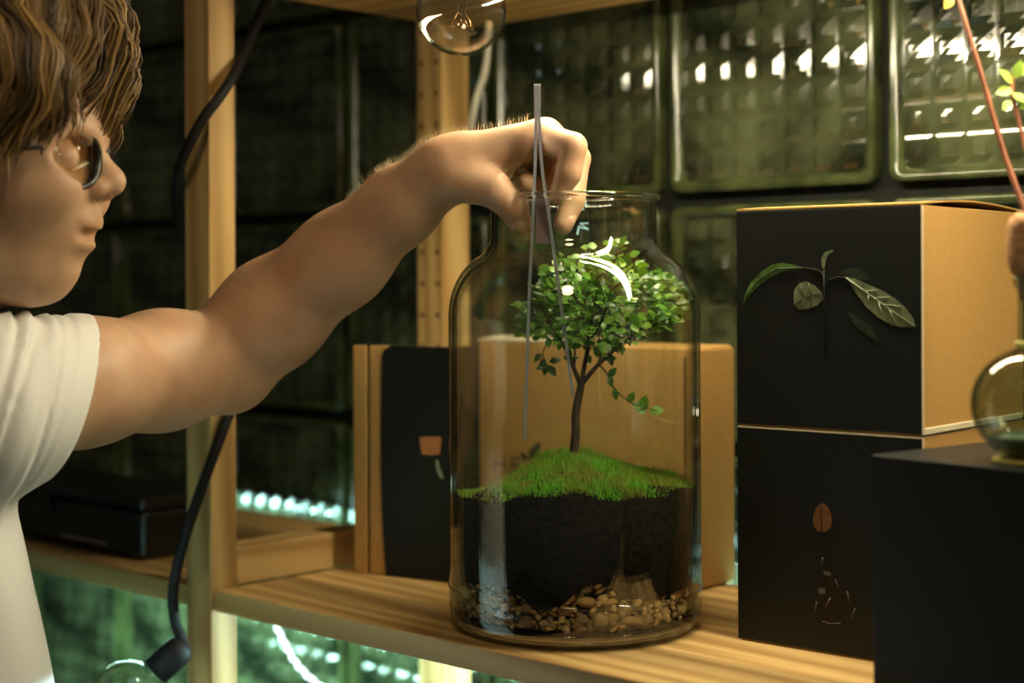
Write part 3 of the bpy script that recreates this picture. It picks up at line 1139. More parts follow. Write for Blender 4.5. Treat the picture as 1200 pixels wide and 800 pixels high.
# along the twigs
for bi, pts in enumerate(br_pts):
    for i in range(len(pts) // 3, len(pts)):
        for q in range(2):
            side = Vector((random.uniform(-1, 1), random.uniform(-1, 1), random.uniform(-.3, .7)))
            if bi in (8, 9):
                continue
            add_leaf(pts[i], side, random.uniform(0.006, 0.009))
extra = []
for (x, y, dx, dz, s, k) in ((722, 290, -.5, .7, .007, 1), (727, 286, .6, .8, .0075, 1), (738, 300, .8, .3, .008, 1), (700, 289, -.8, .1, .008, 1), (706, 286, .8, .2, .006, 1), (690, 290, -.9, 0, .006, 1),
                             (641, 427, -.8, -.3, .009, 2), (642, 428, .5, -.7, .010, 2), (640, 426, -.2, -1, .009, 2), (643, 424, .9, .2, .009, 2), (634, 414, -.7, -.8, .008, 2), (637, 420, -.2, -.9, .008, 2),
                             (712, 440, .3, -.8, .009, 2), (713, 442, .7, .9, .009, 2), (719, 455, .2, -1, .009, 2), (736, 472, .4, .8, .009, 0), (740, 474, .9, -.2, .009, 1), (752, 480, .2, .8, .011, 0),
                             (757, 481, -.3, .7, .010, 0), (760, 482, 1, 0.05, .011, 1), (745, 478, .6, -.4, .008, 0)):
    extra.append((P(x, y, D0 - .017 if y > 430 and x > 700 else D0 - .01), Vector((dx, -.2, dz)).normalized(), Vector((0.1, -1, 0.5)), s, k))
vis = sorted(leaves, key=lambda q: q[0].y)
vis = extra + vis
for (p, d, up, s, k) in vis[:300]:
    put_leaf('leaf', LM[k], tree, tr_(p), d, up, s)
V, Fs, MI = [], [], []
for (p, d, up, s, k) in vis[300:]:
    y = up.cross(d)
    y = y.normalized() if y.length > 1e-4 else Vector((0, 1, 0))
    z = d.cross(y)
    M = Matrix((d, y, z)).transposed()
    i0 = len(V)
    me = LM[k]
    V += [tr_(p) + M @ (v.co * s) for v in me.vertices]
    for pl in me.polygons:
        Fs.append(tuple(i0 + q for q in pl.vertices))
        MI.append(k)
fo = mesh_obj('foliage', V, Fs, None, tree)
for m in ML:
    fo.data.materials.append(m)
fo.data.polygons.foreach_set('material_index', MI)
fo['kind'] = 'stuff'

# ------------------------------------------------------------------ tweezers
tw0 = P(630.5, 100, 1.122)
tweez = thing('tweezers', 'long slim steel tweezers held by the hand inside the jar', 'tweezers', P(645, 515, 1.120))


def strip(name, pts, wid, thick, mat, parent, org):
    """flat blade seen edge on: thick across the picture, wid in depth"""
    V, Fs = [], []
    for i, p in enumerate(pts):
        w = wid[i] if hasattr(wid, '__len__') else wid
        q = Vector(p) - org
        for (sx, sy) in ((-1, -1), (1, -1), (1, 1), (-1, 1)):
            V.append(q + Vector((sx * thick / 2, sy * w / 2, 0)))
    for i in range(len(pts) - 1):
        a, b2 = 4 * i, 4 * i + 4
        for k in range(4):
            Fs.append((a + k, a + (k + 1) % 4, b2 + (k + 1) % 4, b2 + k))
    Fs += [(3, 2, 1, 0), tuple(4 * (len(pts) - 1) + k for k in range(4))]
    return mesh_obj(name, V, Fs, mat, parent, smooth=False)


tl_ = spline([P(629.2, 101, 1.102), P(628.5, 160, 1.103), P(627, 210, 1.104), P(624, 270, 1.1065), P(620, 350, 1.112), P(617, 430, 1.116), P(614, 516, 1.120)], 5)
trr = spline([P(632.0, 101, 1.102), P(633, 150, 1.103), P(636, 200, 1.104), P(643, 250, 1.1065), P(651, 310, 1.112), P(660, 380, 1.116), P(671, 466, 1.120)], 5)
nn = len(tl_)
wd = [0.0085 * (1 - 0.85 * (i / nn)) + 0.0008 for i in range(nn)]
strip('blade', tl_, wd, 0.0021, M_steel, tweez, tweez.location)
strip('blade', trr, wd, 0.0021, M_steel, tweez, tweez.location)
strip('joined_end', [P(630.6, 99, 1.102), P(630.6, 104, 1.102), P(630.8, 124, 1.1025)], [0.006, 0.009, 0.009], 0.0046, M_steel, tweez, tweez.location)
M_guide = pbr('tinted_steel', (0.30, 0.19, 0.20), 0.3, metal=0.5)
q0 = P(628.5, 232, 1.108) - tweez.location
q1 = P(645.5, 285, 1.108) - tweez.location
box('stop_plate', (q0.x, q0.y - 0.0008, q1.z), (q1.x, q0.y + 0.0008, q0.z), M_guide, tweez)

# ------------------------------------------------------------------ hanging bulb, cables, rope light
bc = P(542, 12, 1.10)
rb = 0.0315
pend = thing('globe_bulb', 'clear glass globe bulb hanging above the hand', 'bulb', (bc.x, bc.y, bc.z - rb))
prof = []
for k in range(0, 37):
    a = -PI / 2 + PI * k / 42
    prof.append((rb * math.cos(a), rb + rb * math.sin(a)))
prof += [(0.0115, 2 * rb + 0.002), (0.0112, 2 * rb + 0.008)]
inn = [(max(0, r - 0.0009), z + (0.0009 if z < rb else 0)) for r, z in prof][::-1]
lathe('bulb_glass', prof + inn, M_bulb, pend, 64)
sock_top = 0.489 - pend.location.z
lathe('socket', [(0, 2 * rb - 0.002), (0.0125, 2 * rb - 0.002), (0.0135, 2 * rb + 0.002), (0.0135, sock_top - 0.004), (0.011, sock_top - 0.0004), (0, sock_top - 0.0004)], M_cable, pend, 32)
lathe('stem_support', [(0, rb * 0.9), (0.0018, rb * 0.9), (0.003, rb * 1.3), (0.007, rb * 1.9), (0.0075, 2 * rb), (0, 2 * rb)], M_bulb, pend, 24)
M_filament = pbr('copper_filament', (0.7, 0.38, 0.18), 0.3, metal=1.0)
fil = []
for k in range(90):
    a = 2 * PI * k / 18
    t = k / 89
    fil.append((0.010 * (t - 0.5) * 2 * 0.8, 0.0018 * math.cos(a), 0.62 * rb + 0.0018 * math.sin(a) + 0.004 * math.sin(PI * t)))
tube('filament', fil, 0.00028, M_filament, pend, 5)
for s in (-1, 1):
    tube('filament_post', [(s * 0.0025, 0, rb * 0.95), (s * 0.008, 0, 0.64 * rb)], 0.0004, M_filament, pend, 6)

# white cable behind the hand
wc = spline([P(577, -60, 1.46), P(574, 20, 1.46), P(573, 55, 1.46), P(569, 85, 1.46), P(560, 112, 1.465), P(554, 140, 1.47), P(548, 170, 1.50), P(532, 200, 1.525), P(512, 235, 1.53), P(506, 300, 1.53), P(505, 420, 1.53)], 6)
wo = tube('cable', wc, 0.0033, M_white_cable, None, 10)
tag(wo, 'white cable hanging down behind the hand, beside the drilled post', 'cable')

# black lamp cable winding round the front post, socket and bulb at its end
fp_front = Lw(-0.0195, -0.002)
lampc = thing('cable_lamp', 'black cable with a bulb socket wound round the front pine post', 'lamp', P(175, 820, 1.27))


def lr(p):
    return Vector(p) - lampc.location


cab = spline([P(330, -40, 1.36), P(296, 40, 1.325), P(276, 84, 1.290), P(258, 112, 1.272), P(240, 136, 1.268), P(222, 168, 1.272), P(211, 196, 1.288), P(207.5, 225, 1.305), P(211, 262, 1.345), P(235, 320, 1.362),
              P(268, 385, 1.365), P(288, 432, 1.345), P(284, 455, 1.315), P(268, 484, 1.287), P(252, 525, 1.273), P(233, 576, 1.268), P(217, 622, 1.270), P(205, 668, 1.276), P(201, 700, 1.279), P(204, 728, 1.279), P(212, 750, 1.277), P(212, 760, 1.274)], 6)
tube('cable', [lr(p) for p in cab], 0.0045, M_cable, lampc, 10)


def lathe_along(name, a, b_, prof, mat, parent, n=32):
    """prof = (radius, distance along a->b)"""
    ax = (Vector(b_) - Vector(a)).normalized()
    o = lathe(name, prof, mat, parent, n)
    q = Vector((0, 0, 1)).rotation_difference(ax)
    o.data.transform(Matrix.Translation(a) @ q.to_matrix().to_4x4())
    return o


sa, sb = lr(P(216, 752, 1.272)), lr(P(148, 815, 1.262))
lathe_along('socket', sa, sb, [(0, -0.002), (0.006, 0), (0.0115, 0.005), (0.0125, 0.010), (0.0125, 0.032), (0, 0.032)], M_cable, lampc)
rb2 = 0.030
pf = [(0.0100, 0.028), (0.0115, 0.035)]
for k in range(5, 43):
    a = -PI / 2 + PI * k / 42
    pf.append((rb2 * math.cos(a), 0.0325 + rb2 + rb2 * math.sin(a)))
lathe_along('bulb_glass', sa, sb, pf, M_bulb, lampc, 48)

M_rope = emit('rope_led', (0.80, 1.0, 0.97), 2.2)
rp_ = []
for p in spline([P(316, 700, 1.42), P(324, 736, 1.42), P(334, 757, 1.42), P(345, 776, 1.42), P(362, 794, 1.42), P(385, 812, 1.42), P(420, 840, 1.42)], 10):
    i = len(rp_)
    rp_.append(p + Vector((0.0009 * math.sin(i * 1.1), 0, 0.0009 * math.cos(i * 1.1))))
ro = tube('rope_light', rp_, 0.0027, M_rope, None, 10)
tag(ro, 'glowing white rope light hanging below the shelf board', 'rope light')

# black case on the left hand shelf
case = thing('storage_case', 'low black case with a chrome strip on the left shelf', 'case', Lw(-0.49, 0.035, 0.0003), TH)
box('body', (0, 0, 0), (0.335, 0.085, 0.045), M_black_plastic, case, 0.006, 3)
box('lid', (-0.003, -0.003, 0.0455), (0.338, 0.088, 0.058), M_black_plastic, case, 0.005, 3)
box('chrome_strip', (0.20, -0.0012, 0.009), (0.28, 0.0005, 0.0115), M_chrome, case)
box('latch', (0.16, -0.004, 0.030), (0.185, 0.001, 0.050), M_black_plastic, case, 0.001)

# ------------------------------------------------------------------ person (signed distance body, meshed with surface nets)
def cone_sdf(p, a, b, ra, rb):
    a = np.array(a, np.float32)
    b = np.array(b, np.float32)
    ba = b - a
    l2 = float(ba @ ba)
    h = np.clip(((p - a) @ ba) / l2, 0, 1)
    d = p - a - h[:, None] * ba
    return np.sqrt((d * d).sum(1)) - (ra + (rb - ra) * h)


def ell_sdf(p, c, r, rot=None):
    q = p - np.array(c, np.float32)
    if rot is not None:
        q = q @ np.array(rot, np.float32)
    r = np.array(r, np.float32)
    k0 = np.sqrt(((q / r) ** 2).sum(1))
    k1 = np.sqrt(((q / (r * r)) ** 2).sum(1))
    return k0 * (k0 - 1.0) / np.maximum(k1, 1e-6)


def smin(a, b, k):
    h = np.maximum(k - np.abs(a - b), 0.0) / k
    return np.minimum(a, b) - h * h * k * 0.25


def smax(a, b, k):
    return -smin(-a, -b, k)


def surface_nets(fn, lo, hi, h, B=16):
    lo = np.array(lo, np.float64)
    n = [int(math.ceil((hi[i] - lo[i]) / h / B)) * B + 1 for i in range(3)]
    G = np.full(n, 1.0, np.float32)
    nb = [(n[i] - 1) // B for i in range(3)]
    bi = np.stack(np.meshgrid(*[np.arange(k) for k in nb], indexing='ij'), -1).reshape(-1, 3)
    cen = (lo + (bi + 0.5) * B * h).astype(np.float32)
    dc = fn(cen)
    rad = B * h * 0.5 * 1.7321
    act = np.abs(dc) < rad * 1.35 + 0.004
    inside = dc <= -(rad * 1.35 + 0.004)
    for b in bi[inside]:
        s = b * B
        G[s[0]:s[0] + B + 1, s[1]:s[1] + B + 1, s[2]:s[2] + B + 1] = -1.0
    loc = np.stack(np.meshgrid(*[np.arange(B + 1)] * 3, indexing='ij'), -1).reshape(-1, 3)
    ab = bi[act]
    CH = 40
    for i in range(0, len(ab), CH):
        blk = ab[i:i + CH]
        idx = (blk[:, None, :] * B + loc[None]).reshape(-1, 3)
        val = fn((lo + idx * h).astype(np.float32))
        G[idx[:, 0], idx[:, 1], idx[:, 2]] = val
    neg = G < 0
    cnt = np.zeros([k - 1 for k in n], np.int8)
    for dx in (0, 1):
        for dy in (0, 1):
            for dz in (0, 1):
                cnt += neg[dx:n[0] - 1 + dx, dy:n[1] - 1 + dy, dz:n[2] - 1 + dz]
    cells = np.argwhere((cnt > 0) & (cnt < 8))
    vid = np.full([k - 1 for k in n], -1, np.int64)
    vid[cells[:, 0], cells[:, 1], cells[:, 2]] = np.arange(len(cells))
    acc = np.zeros((len(cells), 3))
    num = np.zeros(len(cells))
    cor = [(a, b, c) for a in (0, 1) for b in (0, 1) for c in (0, 1)]
    for e0 in cor:
        for ax in range(3):
            if e0[ax]:
                continue
            e1 = list(e0)
            e1[ax] = 1
            g0 = G[cells[:, 0] + e0[0], cells[:, 1] + e0[1], cells[:, 2] + e0[2]]
            g1 = G[cells[:, 0] + e1[0], cells[:, 1] + e1[1], cells[:, 2] + e1[2]]
            c = (g0 < 0) != (g1 < 0)
            t = np.where(c, g0 / np.where(c, g0 - g1, 1), 0)
            pos = np.array(e0, float)[None].repeat(len(cells), 0)
            pos[:, ax] += t
            acc += pos * c[:, None]
            num += c
    V = lo + (cells + acc / num[:, None]) * h
    quads = []
    for ax in range(3):
        o1, o2 = [(1, 2), (2, 0), (0, 1)][ax]
        sl0 = [slice(None)] * 3
        sl1 = [slice(None)] * 3
        sl0[ax] = slice(0, n[ax] - 1)
        sl1[ax] = slice(1, n[ax])
        ch = neg[tuple(sl0)] != neg[tuple(sl1)]
        e = np.argwhere(ch)
        e = e[(e[:, o1] > 0) & (e[:, o2] > 0) & (e[:, o1] < n[o1] - 1) & (e[:, o2] < n[o2] - 1)]
        s = neg[tuple(sl0)][e[:, 0], e[:, 1], e[:, 2]]
        q = []
        for (d1, d2) in ((0, 0), (1, 0), (1, 1), (0, 1)):
            c = e.copy()
            c[:, o1] -= d1
            c[:, o2] -= d2
            q.append(vid[c[:, 0], c[:, 1], c[:, 2]])
        q = np.stack(q, 1)
        q[~s] = q[~s][:, ::-1]
        quads.append(q)
    Q = np.concatenate(quads)
    Q = Q[(Q >= 0).all(1)]
    return V, Q[:, ::-1]


def np_obj(name, V, Q, mat, parent=None):
    me = bpy.data.meshes.new(name)
    me.vertices.add(len(V))
    me.vertices.foreach_set('co', np.asarray(V, np.float32).ravel())
    me.loops.add(Q.size)
    me.loops.foreach_set('vertex_index', Q.ravel().astype(np.int32))
    me.polygons.add(len(Q))
    me.polygons.foreach_set('loop_start', np.arange(0, Q.size, 4, dtype=np.int32))
    me.update(calc_edges=True)
    me.validate()
    me.polygons.foreach_set('use_smooth', [True] * len(me.polygons))
    me.materials.append(mat)
    return link(bpy.data.objects.new(name, me), parent)


# --- skeleton: arm
SHO = P(-2, 468, 1.015)
A1 = P(100, 445, 1.085)
A2 = P(190, 432, 1.150)
ELB = P(258, 420, 1.195)
FA1 = P(318, 368, 1.190)
FA2 = P(400, 302, 1.168)
FA3 = P(470, 240, 1.145)
WR = P(513, 206, 1.130)


def arm_sdf(p):
    d = cone_sdf(p, SHO, A1, 0.043, 0.0405)
    d = smin(d, cone_sdf(p, A1, A2, 0.0405, 0.0405), 0.02)
    d = smin(d, cone_sdf(p, A2, ELB, 0.0405, 0.0370), 0.02)
    d = smin(d, cone_sdf(p, ELB, FA1, 0.0365, 0.0385), 0.010)
    d = smin(d, cone_sdf(p, FA1, FA2, 0.0385, 0.0325), 0.02)
    d = smin(d, cone_sdf(p, FA2, FA3, 0.0325, 0.0265), 0.02)
    d = smin(d, cone_sdf(p, FA3, WR, 0.0265, 0.0215), 0.015)
    d = smin(d, cone_sdf(p, P(262, 432, 1.200), P(274, 436, 1.195), 0.026, 0.024), 0.02)
    return d


def chain(p, pts, rad, k=0.003):
    d = None
    for i in range(len(pts) - 1):
        c = cone_sdf(p, pts[i], pts[i + 1], rad[i], rad[i + 1])
        d = c if d is None else smin(d, c, k)
    return d


FING = {
    'index': ([P(631, 160, 1.124), P(672, 172, 1.106), P(667, 203, 1.106), P(654, 229, 1.111)], [.0118, .0097, .0088, .0070]),
    'middle': ([P(640, 158, 1.146), P(676, 186, 1.142), P(671, 235, 1.132), P(660, 264, 1.126)], [.0120, .0100, .0090, .0072]),
    'ring': ([P(632, 168, 1.167), P(658, 196, 1.166), P(636, 222, 1.160), P(616, 214, 1.153)], [.0110, .0094, .0082, .0070]),
    'little': ([P(614, 182, 1.184), P(638, 200, 1.184), P(622, 218, 1.177), P(606, 210, 1.170)], [.0095, .0080, .0072, .0062]),
    'thumb': ([P(535, 208, 1.118), P(578, 221, 1.110), P(602, 243, 1.114), P(610, 262, 1.118)], [.0175, .0128, .0108, .0084]),
}


def hand_sdf(p):
    d = cone_sdf(p, WR, P(540, 190, 1.130), 0.0215, 0.0205)
    d = smin(d, cone_sdf(p, P(528, 193, 1.124), FING['index'][0][0], 0.0200, 0.0122), 0.010)
    d = smin(d, cone_sdf(p, P(525, 193, 1.142), FING['middle'][0][0], 0.0185, 0.0122), 0.010)
    d = smin(d, cone_sdf(p, P(522, 198, 1.156), FING['ring'][0][0], 0.0165, 0.0112), 0.010)
    d = smin(d, cone_sdf(p, P(520, 204, 1.162), FING['little'][0][0], 0.0150, 0.0098), 0.010)
    d = smin(d, ell_sdf(p, P(556, 207, 1.138), (0.020, 0.022, 0.013)), 0.010)
    th = chain(p, *FING['thumb'])
    d = smin(d, th, 0.007)
    for (x0, y0, x1, y1) in ((536, 238, 520, 208), (546, 239, 528, 209)):
        d = smax(d, -cone_sdf(p, P(x0, y0, 1.112), P(x1, y1, 1.1065), 0.0016, 0.0012), 0.002)
    # web between thumb and forefinger
    d = smin(d, cone_sdf(p, P(585, 205, 1.128), P(596, 180, 1.130), 0.008, 0.008), 0.010)
    for k in ('index', 'middle', 'ring', 'little'):
        d = smin(d, chain(p, *FING[k]), 0.0035)
    return d


HD = 1.02


def H(x, y, off=0.0):
    q = P(x, y, HD)
    q.y += off
    return q


hp = HD / F


def head_sdf(p):
    d = ell_sdf(p, H(-62, 108), (0.098, 0.076, 0.089))
    d = smin(d, ell_sdf(p, H(28, 205), (0.0455, 0.060, 0.080)), 0.03)
    for s in (-1, 1):
        d = smin(d, cone_sdf(p, H(44, 317, s * .010), H(-45, 283, s * .050), 0.0170, 0.020), 0.016)
        d = smin(d, cone_sdf(p, H(100, 163, s * .012), H(84, 162, s * .042), 0.010, 0.011), 0.012)
        d = smin(d, ell_sdf(p, H(62, 222, s * .040), (0.026, 0.019, 0.020)), 0.02)
    d = smin(d, ell_sdf(p, H(75, 266), (0.0195, 0.027, 0.029)), 0.014)
    d = smin(d, ell_sdf(p, H(59, 322), (0.0105, 0.016, 0.0120)), 0.009)
    for s in (-1, 1):
        d = smax(d, -ell_sdf(p, H(104, 186, s * .031), (0.016, 0.018, 0.012)), 0.011)
        d = smin(d, ell_sdf(p, H(86, 187, s * .031), (0.0125, 0.0135, 0.0115)), 0.004)
    d = smin(d, cone_sdf(p, H(104, 172), H(129, 208), 0.0075, 0.0088), 0.006)
    d = smin(d, ell_sdf(p, H(131, 212), (0.0085, 0.0098, 0.0085)), 0.005)
    for s in (-1, 1):
        d = smin(d, ell_sdf(p, H(117, 220, s * .0115), (0.0085, 0.0062, 0.0070)), 0.005)
        d = smax(d, -ell_sdf(p, H(123, 229, s * .0065), (0.0050, 0.0032, 0.0035)), 0.002)
    d = smin(d, ell_sdf(p, H(103, 258), (0.0076, 0.021, 0.0085)), 0.006)
    d = smin(d, ell_sdf(p, H(90, 287), (0.0085, 0.0195, 0.0066)), 0.005)
    d = smax(d, -cone_sdf(p, H(109, 274, -.022), H(109, 274, .022), 0.0042, 0.0042), 0.003)
    d = smax(d, -cone_sdf(p, H(106, 308, -.020), H(106, 308, .020), 0.0070, 0.0070), 0.008)
    # ears
    for s in (-1, 1):
        e = ell_sdf(p, H(-52, 205, s * .080), (0.018, 0.008, 0.032))
        e = smax(e, -ell_sdf(p, H(-48, 200, s * .089), (0.010, 0.007, 0.019)), 0.004)
        d = smin(d, e, 0.008)
    # neck
    d = smin(d, cone_sdf(p, H(-70, 250), P(-175, 440, 1.06), 0.054, 0.060), 0.03)
    return d


NECKB = P(-175, 440, 1.06)
TCX, TCY = -0.478, 1.045


def torso_core(p, grow=0.0):
    # elliptical trunk turned with the shoulders
    z = p[:, 2]
    ang = R(-18)
    x = p[:, 0] - TCX - np.clip((0.12 - z) * 0.16, -0.03, 0.06)
    y = p[:, 1] - TCY
    c, s = math.cos(ang), math.sin(ang)
    xr, yr = c * x + s * y, -s * x + c * y
    t = np.clip((z - 0.06) / 0.16, 0, 1)
    a = 0.150 - 0.035 * t * t + grow
    b = 0.098 - 0.020 * t * t + grow
    k = np.sqrt((xr / a) ** 2 + (yr / b) ** 2)
    d = (k - 1) * np.minimum(a, b)
    d = smax(d, z - (0.205 + grow), 0.06)
    return d


def body_sdf(p):
    d = smin(arm_sdf(p), hand_sdf(p), 0.012)
    d2 = smin(torso_core(p, -0.004), cone_sdf(p, (TCX + 0.01, TCY, 0.150), SHO, 0.052, 0.042), 0.02)
    d2 = smin(d2, cone_sdf(p, (TCX, TCY, 0.155), (TCX - 0.15, TCY + 0.04, 0.155), 0.055, 0.045), 0.02)
    d2 = smin(d2, cone_sdf(p, (TCX - 0.15, TCY + 0.04, 0.155), (TCX - 0.18, TCY + 0.05, -0.06), 0.045, 0.040), 0.02)
    d2 = smax(d2, -(p[:, 2] + 0.30), 0.004)
    d = smin(d, d2, 0.02)
    d = smin(d, head_sdf(p), 0.02)
    return d


def skin_mat():
    m, nt, b, out = new_mat('skin')
    N, Lk = nt.nodes, nt.links
    tc = N.new('ShaderNodeTexCoord')
    nz = N.new('ShaderNodeTexNoise')
    nz.inputs['Scale'].default_value = 28
    nz.inputs['Detail'].default_value = 6
    Lk.new(tc.outputs['Object'], nz.inputs['Vector'])
    rp = N.new('ShaderNodeValToRGB')
    rp.color_ramp.elements[0].position = 0.3
    rp.color_ramp.elements[1].position = 0.7
    rp.color_ramp.elements[0].color = (0.46, 0.265, 0.155, 1)
    rp.color_ramp.elements[1].color = (0.58, 0.375, 0.235, 1)
    Lk.new(nz.outputs['Fac'], rp.inputs[0])
    Lk.new(rp.outputs[0], b.inputs['Base Color'])
    b.inputs['Roughness'].default_value = 0.48
    b.inputs['Specular IOR Level'].default_value = 0.35
    b.inputs['Subsurface Weight'].default_value = 0.25
    b.inputs['Subsurface Radius'].default_value = (1.0, 0.35, 0.18)
    b.inputs['Subsurface Scale'].default_value = 0.005
    nf = N.new('ShaderNodeTexNoise')
    nf.inputs['Scale'].default_value = 420
    nf.inputs['Detail'].default_value = 3
    Lk.new(tc.outputs['Object'], nf.inputs['Vector'])
    bp = N.new('ShaderNodeBump')
    bp.inputs['Strength'].default_value = 0.12
    bp.inputs['Distance'].default_value = 0.001
    Lk.new(nf.outputs['Fac'], bp.inputs['Height'])
    Lk.new(bp.outputs[0], b.inputs['Normal'])
    return m


M_skin = skin_mat()
bv, bq = surface_nets(body_sdf, (-0.72, 0.88, -0.30), (0.075, 1.27, 0.50), 0.0021)
person = np_obj('person', bv, bq, M_skin)
tag(person, 'person in a white t-shirt and glasses reaching into the jar with tweezers', 'person')

# --- t-shirt
HEMC = P(80, 449, 1.072)
AXD = (A2 - SHO).normalized()
_h0, _h1, _h2 = P(101, 376, 1.085), P(42, 528, 1.070), P(99, 440, 1.040)
HEMC = _h0
hem_n = (_h1 - _h0).cross(_h2 - _h0).normalized()
if hem_n.x < 0:
    hem_n = -hem_n
sl_side = AXD.cross(Vector((0, 0, 1))).normalized()


def shirt_sdf(p, inner=False):
    g = -0.0035 if inner else 0.0
    a = np.array(SHO, np.float32)
    ba = np.array(A2 - SHO, np.float32)
    h = ((p - a) @ ba) / float(ba @ ba)
    d = cone_sdf(p, SHO - AXD * 0.03, A2, 0.0605 + g, 0.0385 + g)
    hem = (p - np.array(HEMC, np.float32)) @ np.array(hem_n, np.float32)
    # gathered folds running round the sleeve above the hem band
    s1 = (p - a) @ np.array(sl_side, np.float32)
    amp = np.clip((-hem - 0.019) / 0.010, 0, 1) * np.clip((0.105 + hem) / 0.05, 0, 1)
    ph = -hem * 2 * PI / 0.0155 + 1.6 * np.sin(hem * 210 + p[:, 2] * 12) + 2.4 * np.sin(p[:, 2] * 21.0 + 0.6) + 1.5 * np.sin(s1 * 38.0 + 1.0) + 1.2 * np.sin(hem * 130 + p[:, 2] * 33)
    amp = amp * (0.65 + 0.35 * np.sin(p[:, 2] * 27.0 + hem * 95 + 0.8))
    fold = 0.0030 * amp * (np.sin(ph) + 0.35 * np.sin(2 * ph + 0.7))
    d = d - fold
    # the folded hem band stands a little proud
    band = np.clip((hem + 0.0175) / 0.0015, 0, 1)
    d = d - 0.0016 * band
    d = smax(d, hem, 0.0015) if not inner else d
    t = torso_core(p, 0.008 + g)
    t = smin(t, cone_sdf(p, (TCX + 0.01, TCY, 0.152), SHO, 0.066 + g, 0.053 + g), 0.03)
    t = smin(t, cone_sdf(p, (TCX, TCY, 0.17), (TCX - 0.15, TCY + 0.04, 0.165), 0.068 + g, 0.060 + g), 0.05)
    t = smin(t, cone_sdf(p, (TCX - 0.15, TCY + 0.04, 0.165), (TCX - 0.18, TCY + 0.05, 0.05), 0.060 + g, 0.062 + g), 0.03)
    t = t - fold * 0.8
    t = t - 0.0022 * np.sin(p[:, 0] * 55 + p[:, 1] * 30 + p[:, 2] * 9 + 2 * np.sin(p[:, 2] * 14)) * np.clip((0.16 - p[:, 2]) / 0.1, 0, 1)
    d = smin(d, t, 0.012)
    # neck opening and bottom
    if not inner:
        d = smax(d, -cone_sdf(p, NECKB + Vector((-0.01, 0, -0.01)), H(-40, 200), 0.066, 0.085), 0.004)
        d = smax(d, -(p[:, 2] + 0.285), 0.003)
    return d


def shirt_shell(p):
    return smax(shirt_sdf(p), -shirt_sdf(p, True), 0.001)


M_shirt = pbr('white_cotton', (0.74, 0.75, 0.73), 0.9, spec=0.15, var=0.03, scale=500, bump=0.08, sheen=0.2)
sv, sq = surface_nets(shirt_sdf, (-0.72, 0.86, -0.30), (-0.20, 1.25, 0.30), 0.0022)
shirt = np_obj('t_shirt', sv, sq, M_shirt, person)
shirt['label'] = 'white cotton t-shirt'

# --- finger nails
M_nail = pbr('nail', (0.66, 0.40, 0.28), 0.3, spec=0.5)


def nail(c, tipdir, face, L, W):
    t = Vector(tipdir).normalized()
    n = (Vector(face) - t * Vector(face).dot(t)).normalized()
    s = t.cross(n)
    V, Fs = [], []
    nu, nv = 6, 6
    for i in range(nu + 1):
        for j in range(nv + 1):
            u, v = i / nu * 2 - 1, j / nv * 2 - 1
            w = W / 2 * math.sqrt(max(0.0, 1 - 0.35 * u * u - 0.25 * max(0, abs(u) - .5)))
            V.append(Vector(c) + t * (u * L / 2) + s * (v * w) - n * (0.0022 * v * v + 0.0008 * u * u))
    for i in range(nu):
        for j in range(nv):
            a = i * (nv + 1) + j
            Fs.append((a, a + 1, a + nv + 2, a + nv + 1))
    return mesh_obj('finger_nail', V, Fs, M_nail, person)


def finger_nail(key, facing, L, W, back=0.45):
    pts, rad = FING[key]
    t = (pts[3] - pts[2]).normalized()
    f_ = Vector(facing)
    n = (f_ - t * f_.dot(t)).normalized()
    c = pts[3] * (1 - back * 0.5) + pts[2] * back * 0.5 + n * (rad[3] * (1 - back * .5) + rad[2] * back * .5 + 0.0007)
    nail(c, t, n, L, W)


finger_nail('thumb', (-0.35, -1.0, 0.25), 0.011, 0.0105)
finger_nail('index', (0.55, -0.9, 0.1), 0.009, 0.0085)
finger_nail('middle', (0.85, -0.6, 0.0), 0.010, 0.0090)

# --- fine pale hairs along the wrist and forearm
def arm_hair():
    ed = np.array([v for v in bv], np.float64)
    sel = (ed[:, 0] > -0.12) & (ed[:, 0] < 0.012) & (ed[:, 2] > 0.29) & (ed[:, 2] < 0.40)
    pts = ed[sel]
    e = 0.0015
    pf_ = pts.astype(np.float32)
    g = np.stack([body_sdf(pf_ + np.array(v, np.float32)) - body_sdf(pf_ - np.array(v, np.float32)) for v in ((e, 0, 0), (0, e, 0), (0, 0, e))], 1)
    g /= np.linalg.norm(g, axis=1)[:, None]
    keep = (g[:, 2] > 0.25) & (RNG.uniform(0, 1, len(g)) < 0.28)
    pts, g = pts[keep], g[keep]
    n = len(pts)
    along = np.array((FA3 - WR).normalized()) * -1
    L = RNG.uniform(0.003, 0.008, n)[:, None]
    tip = pts + (g * 0.75 + along * 0.55 + RNG.normal(0, 0.25, (n, 3))) * L
    mid = pts + (g * 0.95 + along * 0.2) * L * 0.5
    s = np.cross(g, along)
    s /= np.linalg.norm(s, axis=1)[:, None]
    w = 0.00007
    V = np.stack([pts - s * w, pts + s * w, mid + s * w * .8, mid - s * w * .8, tip], 1).reshape(-1, 3)
    Fs = []
    for i in range(n):
        a = 5 * i
        Fs += [(a, a + 1, a + 2, a + 3), (a + 3, a + 2, a + 4)]
    return V.tolist(), Fs


M_fuzz = pbr('pale_hair', (0.88, 0.72, 0.42), 0.4)
hv, hf = arm_hair()
ah = mesh_obj('arm_hair', hv, hf, M_fuzz, person)
ah['kind'] = 'stuff'

